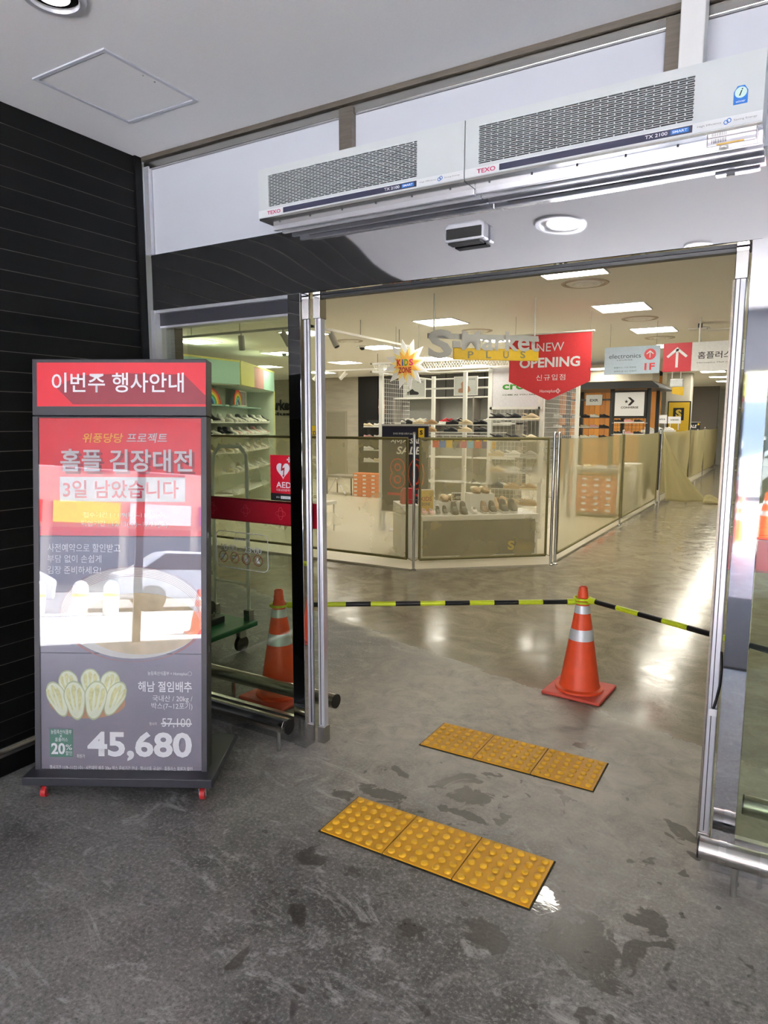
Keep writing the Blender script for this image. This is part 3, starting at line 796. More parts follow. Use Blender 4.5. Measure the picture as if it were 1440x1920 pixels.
dl = thing('dolly', 'small grey upturned dolly lying on the green cart', 'dolly', (-3.66, 3.40, .226), R(90))
MB().box(-.30, .22, -.16, .16, 0, .05).build('tray', M_char, dl, bevel=.006)
for y in (-.10, .10):
    c = MB().box(.10, .16, y - .02, y + .02, .05, .08).build('caster', M_steel, dl)
    MB().tube((.13, y - .012, .125), (.13, y + .012, .125), .048, n=20).build('wheel', M_rub, c, smooth=True)

# ================================================================== STORE: LIGHTS AND CEILING
lx = [(-11.5, 'fifth'), (-9.10, 'fourth'), (-6.74, 'third'), (-4.33, 'second'), (-1.86, 'first'), (.60, 'aisle')]  # aisle column: unseen panels, added to light the aisle
for j, y in enumerate((6.55, 8.92, 11.25, 13.62, 16.0, 18.4, 20.8, 23.2, 25.6)):  # farthest rows are extra panels, added to brighten the dark aisle end
    for x, cn in lx:
        if (j > 6 and cn in ('third', 'fourth')) or (cn == 'fifth' and j not in (3, 4)): continue
        if j == 0 and cn != 'first': continue
        if cn == 'aisle' and j not in (1, 3, 5, 7): continue
        col_ = 'unseen fill column added beyond the right post' if cn == 'aisle' else '%s column left of the aisle' % cn
        t = thing('ceiling_light', 'square LED ceiling panel, %s row inside, %s' % (ordw(j), col_), 'ceiling light', (x, y, H), group='square LED ceiling panels')
        for a in ((-.31, .31, -.31, -.295), (-.31, .31, .295, .31), (-.31, -.295, -.295, .295), (.295, .31, -.295, .295)):
            MB().box(*a, -.012, -.0005).build('frame_bar', M_wht, t)
        MB().box(-.295, .295, -.295, .295, -.006, -.0005).build('diffuser', M_light, t)
for k, (x, y) in enumerate(((-1.89, 7.25), (-1.84, 9.98), (-1.94, 12.33), (-4.25, 10.04), (-6.69, 10.15))):
    t = thing('air_diffuser', 'round ceiling air diffuser, ' + ('nearest the door header', 'right of centre, middle one', 'right of centre, farthest one', 'above the clog stand', 'above the grey wall side')[k], 'diffuser', (x, y, H), group='round ceiling diffusers')
    for q, (r0, r1, z) in enumerate(((.24, .20, -.010), (.17, .13, -.016), (.10, .02, -.020))):
        MB().lathe([(r0, -.001), (r0 - .01, z), (r1, z), (r1 - .01, -.001)], 28, cap=False).build('ring', M_sceil if q else pm('beige_vent', c3(196, 180, 160), .6), t, smooth=True)
tk = thing('light_track', 'pale L-shaped lighting track hung under the store ceiling', 'light track')
MB().box(-8.6, -5.20, 7.03, 7.07, 2.88, 2.91).build('track_run', M_spot, tk); MB().box(-5.24, -5.20, 7.03, 9.6, 2.88, 2.91).build('track_run', M_spot, tk)
for x, y in ((-8.2, 7.05), (-7.3, 7.05), (-6.4, 7.05), (-5.5, 7.05), (-5.22, 8.2), (-5.22, 9.3)):
    MB().tube((x, y, 2.91), (x, y, H - .002), .004, n=6).build('rod', M_dkwire, tk)
t2 = thing('light_track', 'pale lighting track in front of the grey stone wall', 'light track')
MB().box(-9.6, -7.2, 12.26, 12.30, 2.80, 2.83).build('track_run', M_spot, t2)
for x in (-9.4, -7.4): MB().tube((x, 12.28, 2.83), (x, 12.28, H - .002), .004, n=6).build('rod', M_dkwire, t2)
def spot(label, x, y, z, tilt, az):
    t = thing('track_spot', label, 'spotlight', (x, y, z), az, 'white track spotlights')
    d = Vector((math.sin(tilt), 0, -math.cos(tilt)))
    MB().tube((0, 0, 0), (0, 0, -.05), .012, n=8).build('stem', M_spot, t)
    MB().tube(Vector((0, 0, -.05)) - d * .02, Vector((0, 0, -.05)) + d * .17, .042, n=16).build('barrel', M_spot, t, smooth=True)
    MB().tube(Vector((0, 0, -.05)) + d * .168, Vector((0, 0, -.05)) + d * .172, .034, n=16).build('lens', M_dark, t)
for q, (u, lab, tl) in enumerate(((452, 'white track spotlight hanging straight down behind the left glass', .05), (531, 'white track spotlight just left of the black post', .5))):
    p = atY(u, 620, 7.05); spot(lab, p.x, 7.05, 2.88, tl, R(40))
p = atX(622, 620, -5.22); spot('white track spotlight tilted right of the black post', -5.22, max(7.2, p.y), 2.88, .5, R(0))
for q, (x, lab) in enumerate(((-9.4, 'leftmost spotlight over the grey stone wall'), (-8.9, 'middle spotlight over the grey stone wall'), (-8.2, 'rightmost spotlight over the grey stone wall'))):
    spot(lab, x, 12.28, 2.80, .8, R(200))
for lab, x, y in (('small black dome camera under the store ceiling near the pastel unit', -8.9, 11.1), ('small dome camera under the ceiling left of the burst sign', -6.9, 10.9)):
    t = thing('dome_camera', lab, 'camera', (x, y, H), group='dome cameras')
    MB().lathe([(.07, -.001), (.07, -.03), (.06, -.035)], 20).build('mount', M_spot, t, smooth=True)
    MB().lathe([(.05, -.034), (.045, -.06), (.025, -.078), (.004, -.083)], 20).build('dome', M_blk, t, smooth=True)

# ================================================================== STORE: HANGING SIGNS
def wires(t, pts, z0, mat=M_dkwire, r=.0018):
    for x, y in pts: MB().tube((x, y, z0), (x, y, H - t.location.z - .002), r, n=6).build('wire', mat, t)
# silver and yellow shop name, parallel to the oblique fence
sm = thing('shop_sign', 'silver letter shop sign with yellow plank hung over the fence corner', 'sign', (-3.52, 6.93, 2.42), math.atan2(.76, .88))
M_sil = pm('silver_letter', c3(178, 178, 175), .5, .1, var=.04)
D = Vector((.88, .76)).normalized()
def sd_(u, v):
    d = ray(u, v); n = Vector((-D.y, D.x, 0)); q = CAM + d * ((Vector((-3.52, 6.93, 0)) - CAM).dot(n) / d.dot(n)); return (q - Vector((-3.52, 6.93, 0))).to_2d().dot(D), q.z - 2.42
a = sd_(801, 672); b = sd_(847, 619); text('S', M_sil, sm, a[0], b[0], a[1], b[1], -.02, bold=.03, th=.012)
a = sd_(848, 652); b = sd_(862, 640); MB().box(a[0], b[0], -.03, 0, a[1], b[1]).build('dash', M_sil, sm)
a = sd_(864, 657); b = sd_(1010, 624); text('Market', M_sil, sm, a[0], b[0], a[1], b[1], -.02, bold=.02, th=.012)
a = sd_(850, 674); b = sd_(1009, 656); MB().box(a[0], b[0], -.02, .02, a[1], b[1]).build('yellow_plank', pm('yellow_board', c3(224, 184, 40), .5), sm, bevel=.003)
for ch, u0, u1 in (('P', 876, 887), ('L', 910, 920), ('U', 942, 953), ('S', 974, 984)):
    a = sd_(u0, 672); b = sd_(u1, 659); text(ch, pm('grey_letter', c3(140, 132, 96), .5), sm, a[0], b[0], a[1], b[1], -.021, bold=.02)
a = sd_(802, 634); b = sd_(1010, 630); MB().box(a[0], b[0], .005, .02, a[1], b[1]).build('back_bar', M_sil, sm)
for u in (814, 1003):
    a = sd_(u, 640); MB().tube((a[0], .012, a[1]), (a[0], .012, H - 2.42), .009, n=8).build('rod', M_wire, sm)
# kids zone burst
kz = thing('burst_sign', 'white and orange starburst board hung from the ceiling', 'sign', (-4.93, 9.0, 2.56))
def star(n, r0, r1, sx, sz):
    return [((r0 if k % 2 == 0 else r1) * math.cos(math.pi * k / n + .2) * sx, (r0 if k % 2 == 0 else r1) * math.sin(math.pi * k / n + .2) * sz) for k in range(2 * n)]
MB().prism(star(12, .37, .23, 1, 1), 0, .012).build('white_burst', M_txtw, kz)
MB().prism(star(11, .27, .15, 1, 1), -.002, 0).build('cream_burst', pm('cream_print', c3(250, 226, 150), .5), kz)
MB().prism(star(10, .22, .12, 1, 1), -.004, -.002).build('orange_burst', pm('orange_print', c3(246, 182, 84), .5), kz)
for s, x0, x1, c in (('K', -.155, -.085, (214, 44, 60)), ('i', -.07, -.045, (60, 90, 190)), ('D', -.03, .035, (90, 160, 60)), ('S', .05, .12, (220, 60, 120))):
    text(s, pm('kids_print_' + s, c3(*c), .5), kz, x0, x1, -.02, .075, -.0045, bold=.03)
text('ZONE', pm('crimson_print', c3(176, 36, 62), .5), kz, -.13, .09, -.125, -.04, -.0045, bold=.025)
wires(kz, ((-.18, .006), (.2, .006)), .18)
# red pennant
pn = thing('pennant', 'red pennant banner with white lettering hung over the clog stand', 'banner', (-3.33, 9.0, 2.0))
PNX, PNZ = 1.10, .87
MB().prism([(0, PNZ), (0, .26), (PNX / 2, 0), (PNX, .24), (PNX, PNZ)], 0, .006).build('banner', pm('bright_red_cloth', c3(222, 60, 66), .6), pn)
MB().tube((-.02, .003, PNZ), (PNX + .03, .003, PNZ), .012, n=8).build('top_bar', M_wire, pn)
def pl(u, v): q = atY(u, v, 8.999); return q.x + 3.33, q.z - 2.0
def ptx(s, u0, v1, u1, v0, par, mat, f, **k):
    a = f(u0, v1); b = f(u1, v0); return text(s, mat, par, a[0], b[0], a[1], b[1], k.pop('y', -.0005), **k)
ptx('NEW', 1006, 660, 1058, 641, pn, M_txtw, pl)
ptx('OPENING', 974, 691, 1088, 667, pn, M_txtw, pl, bold=.03)
ptx('신규입점', 1005, 714, 1060, 701, pn, M_txtw, pl, spacing=1.15)
ptx('Homeplus', 1012, 738, 1041, 730, pn, M_txtw, pl)
rg = MB(); c_ = pl(1046, 733)
for ang in (0, 90):
    for s in (1,):
        pts = []
        for k in range(17):
            a = 2 * math.pi * k / 16; px, pz = .030 * math.cos(a), .014 * math.sin(a)
            if ang: px, pz = pz, px
            pts.append((c_[0] + px, -.002, c_[1] + pz))
        rg.path(pts, .0025, 5)
stuff(rg.build('loop_logo', M_txtw, pn))
wires(pn, ((.08, .003), (PNX - .02, .003)), PNZ)
# electronics board
el = thing('hanging_board', 'pale blue hanging board with red arrow disc', 'sign', (-2.36, 10.3, 2.40))
MB().box(0, .755, 0, .02, 0, .385).build('board', pm('pale_blue_board', c3(176, 196, 212), .5), el)
def el_(u, v): q = atY(u, v, 10.3); return q.x + 2.36, q.z - 2.40
M_char2 = pm('slate_print', c3(60, 64, 80), .5)
ptx('electronics', 1142, 673, 1202, 662, el, M_char2, el_)
ptx('LOUNGE', 1157, 677, 1186, 673, el, M_char2, el_, spacing=1.2)
ptx('홈플러스 가전 특화존', 1151, 691, 1193, 687, el, M_txtk, el_)
ptx('일렉트로닉스 라운지', 1151, 698, 1193, 694, el, M_txtk, el_)
ptx('1F', 1208, 694, 1228, 680, el, M_red, el_, bold=.03)
c_ = el_(1219, 664); MB().disc(c_[0], c_[1], .078, .078, -.003, 0).build('red_disc', M_red, el)
def arrow(par, cx, cz, h, mat, y=-.006):
    wv = h * .06
    MB().box(cx - wv, cx + wv, y, y + .003, cz - h * .5, cz + h * .42).build('arrow_shaft', mat, par)
    for s in (-1, 1):
        MB().prism([(cx, cz + h * .52), (cx, cz + h * .34), (cx + s * h * .42, cz - h * .02), (cx + s * h * .5, cz + h * .07)], y, y + .003).build('arrow_barb', mat, par)
arrow(el, c_[0], c_[1], .10, M_txtw)
wires(el, ((.07, .01), (.70, .01)), .385)
# mall board
ml = thing('hanging_board', 'long white hanging board with red arrow square at the right', 'sign', (-1.56, 10.27, 2.41))
MB().box(.365, 2.1, 0, .03, 0, .385).build('white_board', pm('white_board', c3(226, 226, 224), .5), ml)
MB().box(0, .365, 0, .03, 0, .385).build('red_square', M_red, ml)
arrow(ml, .18, .19, .27, M_txtw, -.004)
def ml_(u, v): q = atY(u, v, 10.27); return q.x + 1.56, q.z - 2.41
a = ml_(1308, 673); b = ml_(1409, 655); text('홈플러스 몰', M_txtk, ml, a[0], a[0] + .55, a[1], b[1], -.0005, bold=.01)
a = ml_(1307, 682); b = ml_(1409, 675); text('Homeplus Mall (Electronics Lounge)', M_txtk, ml, a[0], a[0] + .80, a[1], b[1], -.0005)
for x in (.45, 1.8): MB().tube((x, .015, .385), (x, .015, H - 2.41), .012, n=8).build('rod', M_wire, ml)
for x in (.13, .24): MB().tube((x, .015, 0), (x, .015, -.09), .006, n=6).build('hook', M_wire, ml)

# ================================================================== FENCE OF KHAKI NETTING
def fence(label, p0, p1, dense=False, inset=.07, z0=.13, z1=1.52, posts=(1, 1), wave=.0):
    p0, p1 = Vector((*p0, 0)), Vector((*p1, 0)); d = p1 - p0; L_ = d.length
    t = thing('net_fence', label, 'fence', p0, math.atan2(d.y, d.x), 'netting fence panels')
    nx, nz = 24, 10; vs = []; fs = []; a0, a1 = inset, L_ - inset
    for j in range(nz + 1):
        for i in range(nx + 1):
            s, q = i / nx, j / nz
            x = a0 + (a1 - a0) * s; sag = -.02 * math.sin(math.pi * s) * (q ** 3) if wave else 0
            y = wave * (math.sin(s * 9 + q * 3) * .5 + math.sin(s * 21 - q * 5) * .3) * (1 - q * .7)
            vs.append((x, y, z0 + (z1 - z0) * q + sag))
    for j in range(nz):
        for i in range(nx):
            a = j * (nx + 1) + i; fs.append((a, a + 1, a + nx + 2, a + nx + 1))
    link('netting', MB().add(vs, fs).mesh('netting'), M_netd if dense else (M_netm if wave else M_net), t, smooth=True)
    r = .016
    for nm, a, b in (('hem', (a0, 0, z1), (a1, 0, z1)), ('hem', (a0, 0, z0), (a1, 0, z0)), ('hem', (a0, 0, z0), (a0, 0, z1)), ('hem', (a1, 0, z0), (a1, 0, z1))):
        if wave and nm == 'hem' and a[2] == b[2] == z1: continue
        MB().tube(a, b, r if not dense else .007, n=8).build(nm, M_hem, t)
    for e, on in ((0, posts[0]), (L_, posts[1])):
        if on:
            MB().tube((e, 0, 0.003), (e, 0, 1.575), .017, n=14).build('post', M_chrome, t, smooth=True)
            MB().lathe([(.019, 0), (.019, .018), (.008, .026)], 14, (e, 0, 1.57)).build('post_cap', M_chrome, t)
            MB().lathe([(.034, 0.0), (.034, .012), (.022, .02)], 18, (e, 0, .003)).build('foot_plate', M_steel, t)
        s = 1 if e == 0 else -1
        for z in (z0 + .01, (z0 + z1) / 2, z1 - .01):
            MB().tube((e, 0, z + (-.03 if z < .5 else .0)), (e + s * inset, 0, z), .0035, n=6).build('tie', M_hem if z < .5 else M_chrome, t)
    return t
PA, PB = (-3.627, 6.826), (-2.355, 7.945)
fence('khaki netting fence panel behind the left glass', (-7.6, 6.86), (PA[0] - .03, PA[1] + .02), posts=(1, 0))
fence('oblique khaki netting fence panel in front of the kids table', PA, PB)
fence('khaki netting fence panel along the aisle, nearest the corner', (PB[0] + .03, PB[1] + .08), (-2.33, 11.72), inset=.04, wave=.012)
fence('khaki netting fence panel along the aisle, second from the corner', (-2.33, 11.80), (-2.31, 15.2), inset=.03, posts=(0, 1), wave=.02)
fence('khaki netting fence panel along the aisle behind the fallen cloth', (-2.31, 15.65), (-2.33, 20.6), True, .03, .16, 1.53, (1, 1), .05)
fence('khaki netting fence panel along the aisle, second farthest', (-2.33, 20.75), (-2.32, 24.4), True, .03, .18, 1.53, (0, 1), .06)
fence('khaki netting fence panel along the aisle, farthest', (-2.32, 24.5), (-2.30, 28.6), True, .03, .18, 1.53, (0, 1), .06)
# fallen cloth that slid off one panel and lies on the aisle floor
def fallen():
    n, m_ = 26, 26; vs = []; fs = []
    top = Vector((-2.27, 15.62, 1.50))
    for j in range(m_ + 1):
        q = j / m_
        # left edge down the post, right edge swings out into the aisle
        a = Vector((-2.27 + .10 * q, 15.55, 1.50 * (1 - q) + .07 * q))
        ex = Vector((-1.38, 16.1, .03)); k = q ** 1.15
        b = top.lerp(ex, k) + Vector((0, .25 * q * (1 - q), -.28 * math.sin(math.pi * q) * .6))
        for i in range(n + 1):
            s = i / n; p = a.lerp(b, s)
            fold = math.sin(s * 13 + q * 2) * .05 * q + math.sin(s * 5) * .05 * q
            p = p + Vector((.25 * fold, -fold - .16 * math.sin(math.pi * s) * q, 0)); p.z = max(p.z, .02 + .01 * math.sin(s * 17))
            vs.append(p)
    for j in range(m_):
        for i in range(n):
            a = j * (n + 1) + i; fs.append((a, a + 1, a + n + 2, a + n + 1))
    return MB().add(vs, fs)
fc = thing('fallen_netting', 'khaki netting slid off its post and draped onto the aisle floor', 'cloth')
o = link('drape', fallen().mesh('drape'), M_netd, fc, smooth=True); sl = o.modifiers.new('thick', 'SOLIDIFY'); sl.thickness = .004
heap = MB(); n = 22; vs = []; fs = []
for j in range(15):
    for i in range(n + 1):
        s, q = i / n, j / 14
        x = -1.46 + .62 * s; y = 15.85 + .5 * q + .35 * s
        z = .012 + .20 * (math.sin(math.pi * q) ** .8) * (1 - s) ** .7 * (.75 + .25 * math.sin(q * 15 + s * 4)) * (.3 + .7 * math.sin(math.pi * min(1, s * 1.5 + .2)))
        vs.append((x, y, max(z, .008)))
for j in range(14):
    for i in range(n):
        a = j * (n + 1) + i; fs.append((a, a + 1, a + n + 2, a + n + 1))
o = link('heap', MB().add(vs, fs).mesh('heap'), M_netd, fc, smooth=True); sl = o.modifiers.new('thick', 'SOLIDIFY'); sl.thickness = .004

ht_ = thing('hanging_tag', 'small clear display tag with yellow base under the red arrow square', 'tag', (-1.45, 10.26, 2.17))
MB().box(0, .17, 0, .04, .03, .14).build('clear_box', pm('frosty_plastic', c3(214, 218, 218), .3, var=.2, scale=40), ht_, bevel=.01)
MB().prism([(.03, -.06), (.18, -.09), (.18, .03), (.03, .03)], 0, .03).build('yellow_base', pm('yellow_board', c3(224, 184, 40), .5), ht_)
cf_ = thing('ceiling_fixture', 'open white ceiling fixture hanging down near the right post', 'fixture', (-1.18, 10.9, H - .09))
MB().box(-.14, .10, -.12, .12, 0, .015).build('tray', M_wht, cf_); MB().box(.10, .40, -.10, .10, -.02, -.008).build('flap', M_wht, cf_)
MB().tube((0, 0, .015), (0, 0, .088), .03, n=10).build('neck', M_blk, cf_); MB().path([(.02, 0, .05), (.12, 0, .03), (.14, 0, -.008)], .006, 6).build('cable', M_wht, cf_)

# ================================================================== SHOES
def loft(sec, n=14, close=True):
    """sec: list of (x, half width, z bottom, z top, roundness)"""
    vs = []; fs = []
    for x, hw, z0, z1, e in sec:
        for k in range(n):
            a = 2 * math.pi * k / n; ca, sa = math.cos(a), math.sin(a)
            vs.append((x, hw * math.copysign(abs(ca) ** e, ca), (z0 + z1) / 2 + (z1 - z0) / 2 * math.copysign(abs(sa) ** e, sa)))
    for i in range(len(sec) - 1):
        for k in range(n): fs.append((i * n + k, i * n + (k + 1) % n, (i + 1) * n + (k + 1) % n, (i + 1) * n + k))
    fs += [tuple(range(n - 1, -1, -1)), tuple((len(sec) - 1) * n + k for k in range(n))]
    return MB().add(vs, fs)
def smooth_me(mb, name):
    me = mb.mesh(name); me.polygons.foreach_set('use_smooth', [True] * len(me.polygons)); me.set_sharp_from_angle(angle=R(60)); return me
SHOE = {}
outl = [(-.140, .020), (-.132, .033), (-.10, .038), (-.04, .038), (.02, .045), (.07, .050), (.11, .044), (.135, .028), (.143, .012)]
SHOE['sole'] = smooth_me(loft([(x, w * 1.04, 0, .026 + (.006 if x > .1 else 0), .45) for x, w in outl]), 'sole')
SHOE['clog'] = smooth_me(loft([(-.138, .018, .02, .050, .6), (-.125, .033, .018, .056, .6), (-.08, .038, .018, .056, .55), (-.03, .040, .018, .066, .6), (-.012, .043, .018, .098, .75), (.02, .047, .018, .104, .8), (.06, .050, .018, .088, .8), (.10, .046, .018, .068, .8), (.13, .032, .018, .050, .8), (.142, .012, .02, .036, .8)]), 'upper')
SHOE['sneaker'] = smooth_me(loft([(-.138, .022, .02, .088, .7), (-.125, .030, .018, .098, .7), (-.09, .034, .018, .088, .65), (-.05, .036, .018, .084, .65), (-.02, .037, .018, .102, .75), (.0, .040, .018, .100, .8), (.04, .045, .018, .080, .85), (.08, .046, .018, .062, .8), (.12, .038, .018, .050, .8), (.141, .014, .02, .034, .8)]), 'upper')
SHOE['boot'] = smooth_me(loft([(-.138, .024, .02, .150, .6), (-.12, .034, .018, .168, .6), (-.08, .038, .018, .166, .6), (-.04, .038, .018, .160, .6), (-.02, .040, .018, .128, .7), (.02, .044, .018, .096, .8), (.06, .047, .018, .078, .8), (.10, .044, .018, .064, .8), (.13, .030, .018, .048, .8), (.141, .013, .02, .034, .8)]), 'upper')
SHOE['slipper'] = smooth_me(loft([(-.02, .040, .022, .060, .7), (.0, .048, .02, .086, .8), (.04, .052, .02, .090, .85), (.09, .049, .02, .076, .85), (.125, .034, .02, .056, .85), (.141, .014, .02, .036, .85)]), 'upper')
stp = MB(); pts = [(-.012 - .12 * math.sin(a) * .9, .046 * math.cos(a), .058 + .045 * math.sin(a)) for a in [k * math.pi / 10 for k in range(11)]]
for a_, b_ in zip(pts[:-1], pts[1:]): stp.tube(a_, b_, .007, n=6)
SHOE['strap'] = smooth_me(stp, 'strap')
lc = MB()
for k in range(4): lc.box(.0 + .016 * k, .006 + .016 * k, -.022, .022, .098 - .009 * k, .106 - .009 * k)
SHOE['laces'] = lc.mesh('laces')
SHOE['laces_high'] = lc.mesh('laces_high')
cf = MB()
for k in range(12):
    a = 2 * math.pi * k / 12; b = 2 * math.pi * (k + 1) / 12
    cf.tube((-.055 + .075 * math.cos(a), .040 * math.sin(a), .062), (-.055 + .075 * math.cos(b), .040 * math.sin(b), .062), .022, n=8)
SHOE['fur'] = smooth_me(cf, 'fur_cuff')
SC = {n: pm('shoe_' + n, c3(*c), .55, var=.12, scale=40) for n, c in dict(black=(28, 28, 32), white=(226, 224, 216), beige=(206, 190, 156), tan=(172, 140, 102), grey=(150, 150, 148), navy=(40, 46, 74), pink=(216, 160, 160), red=(190, 40, 52), green=(150, 156, 110), cream=(232, 222, 190), brown=(120, 88, 60), blue=(90, 140, 190)).items()}
def shoe(kind, up, so, loc, rz, label, group, s=1.):
    t = thing({'clog': 'clog', 'sneaker': 'sneaker', 'boot': 'ankle_boot', 'slipper': 'slipper'}[kind], label, {'clog': 'clog', 'boot': 'boot', 'slipper': 'slipper'}.get(kind, 'shoe'), loc, rz, group)
    t.scale = (s, s, s)
    link('sole', SHOE['sole'], SC[so], t); link('upper', SHOE[kind], SC[up], t)
    if kind == 'clog': link('strap', SHOE['strap'], SC[up], t)
    elif kind == 'slipper': link('fur_cuff', SHOE['fur'], SC['cream'], t)
    else: stuff(link('laces', SHOE['laces'], SC['white' if up != 'white' else 'grey'], t))
    return t

# ================================================================== CLOG STAND
CY = 9.6
cs = thing('clog_stand', 'white pergola display stand with clogs and mesh sides', 'display stand', (0, CY, 0))
for x, y in ((-5.73, 0), (-3.84, 0), (-3.05, 0), (-5.73, 1.9), (-3.05, 1.9), (-4.78, 1.2)):
    MB().box(x - .03, x + .03, y, y + .06, .022, 2.56).build('post', M_wht, cs)
zt0, zt1 = atY(705, 698, CY).z, atY(705, 683, CY).z
for y in (-.12, 2.02):
    MB().box(-5.85, -2.95, y, y + .03, zt0 - .012, zt0 + .012).build('canopy_rail', M_wht, cs); MB().box(-5.85, -2.95, y, y + .03, zt1 - .012, zt1 + .012).build('canopy_rail', M_wht, cs)
for x in (-5.85, -2.98):
    MB().box(x, x + .03, -.12, 2.05, zt0 - .012, zt0 + .012).build('canopy_rail', M_wht, cs); MB().box(x, x + .03, -.12, 2.05, zt1 - .012, zt1 + .012).build('canopy_rail', M_wht, cs)
la = MB(); nL = 64
for k in range(nL):
    x = -5.82 + 2.86 * k / nL
    for s in (0, 1): la.tube((x, -.105, zt0 if s else zt1), (x + .09, -.105, zt1 if s else zt0), .004, n=4, cap=False)
stuff(la.build('lattice', M_wire, cs))
def grid(name, x0, x1, z0, z1, y, step, r, mat, par, axis='x'):
    m = MB(); P = (lambda a, z: (a, y, z)) if axis == 'x' else (lambda a, z: (y, a, z))
    k = int((x1 - x0) / step)
    for i in range(k + 1): m.tube(P(x0 + step * i, z0), P(x0 + step * i, z1), r, n=4, cap=False)
    for j in range(int((z1 - z0) / step) + 1): m.tube(P(x0, z0 + step * j), P(x1, z0 + step * j), r, n=4, cap=False)
    return stuff(m.build(name, mat, par))
grid('wire_mesh', -3.81, -3.08, .1, 1.92, .05, .06, .003, M_wire, cs)
grid('wire_mesh', .06, 1.86, .1, 2.42, -3.05, .07, .003, M_wire, cs, 'y')
grid('wire_mesh', .06, 1.0, .1, 2.42, -5.73, .07, .003, M_wire, cs, 'y')
# white brand panel with green lettering
cp = MB().box(-3.80, -3.08, -.03, .03, 1.93, 2.50).build('brand_panel', pm('brand_white', c3(226, 226, 230), .4), cs)
for a in ((-3.82, -3.06, 1.90, 1.935), (-3.82, -3.06, 2.49, 2.53), (-3.83, -3.79, 1.9, 2.53), (-3.09, -3.05, 1.9, 2.53)):
    MB().box(a[0], a[1], -.04, .03, a[2], a[3]).build('panel_frame', M_wht, cs)
M_green = pm('green_letter', c3(66, 150, 50), .5)
def cl(u, v): q = atY(u, v, CY - .03); return q.x, q.z
a = cl(942, 731); b = cl(1010, 719); text('crocs', M_green, cs, a[0], b[0], a[1], b[1], -.0305, bold=.03)
a = cl(942, 742); b = cl(1004, 738); text('COME AS YOU ARE', pm('dark_green_letter', c3(60, 90, 60), .5), cs, a[0], b[0], a[1], b[1], -.0305, bold=.015)
# clog rows on the front of the stand
rowsz = [atY(975, v, CY).z for v in (787, 826, 856, 885, 916, 945)]
cols_ = [[('black', 'white'), ('black', 'white'), ('beige', 'cream')], [('black', 'black'), ('black', 'black'), ('cream', 'cream')], [('beige', 'beige'), ('white', 'white'), ('grey', 'grey')], [('beige', 'tan'), ('white', 'white'), ('grey', 'grey')], [('navy', 'navy'), ('tan', 'tan'), ('tan', 'beige')], [('brown', 'brown'), ('beige', 'beige'), ('tan', 'tan')]]
for j, z in enumerate(rowsz):
    MB().box(-3.80, -3.08, -.14, .045, z - .012, z - .004).build('shelf', M_clear if False else M_wht, cs)
    for i, x in enumerate((-3.68, -3.43, -3.185)):
        u_, s_ = cols_[j][i]
        shoe('clog', u_, s_, (x, CY - .078, z - .003), R(4), '%s clog at the %s of the %s shelf under the green-lettered panel' % (u_, ('left', 'middle', 'right')[i], ordw(j)), 'clogs on the white stand', .93)
# shelf of clogs and hanging packets in the middle bay
MB().box(-5.70, -3.87, .85, 1.0, 1.665, 1.675).build('bay_shelf', M_wht, cs)
for j, (us, v, cl_) in enumerate((((764, 786, 808, 849, 873, 901), 793, ('black', 'beige', 'tan', 'black', 'beige', 'black')), ((806, 845, 872, 902), 802, ('tan', 'black', 'beige', 'black')))):
    for i, u in enumerate(us):
        q = atY(u, v, CY + (.92 if j == 0 else .70))
        z = 1.676 if j == 0 else 1.555
        shoe('clog', cl_[i], cl_[i], (q.x, q.y, z), R(10), '%s clog, %s from the left on the %s shelf of the middle bay' % (cl_[i], ordw(i), ('upper', 'lower')[j]), 'clogs in the middle bay', .84)
MB().box(-5.70, -3.87, .60, .82, 1.545, 1.554).build('bay_shelf', M_wht, cs)
MB().box(-5.70, -3.87, .58, .60, 1.495, 1.51).build('hook_bar', M_wire, cs)
pc = [(206, 60, 50), (70, 120, 190), (220, 180, 60), (60, 60, 70), (190, 90, 110), (110, 170, 200), (200, 70, 50), (80, 70, 120), (210, 160, 50)]
for i in range(9):
    x = -5.0 + i * .125
    t = thing('charm_packet', '%s packet from the left hanging below the middle clog shelf' % ordw(i), 'packet', (x, CY + .55, 1.30), group='packets of shoe charms')
    MB().box(-.052, .052, 0, .02, 0, .16).build('card', pm('packet_%d' % i, c3(*pc[i]), .5, var=.3, scale=30), t)
    MB().box(-.03, .03, -.002, 0, .11, .15).build('header_card', pm('packet_yellow', c3(226, 196, 70), .5), t)
    MB().tube((0, .01, .16), (0, .03, .19), .003, n=6).build('hook', M_wire, t)
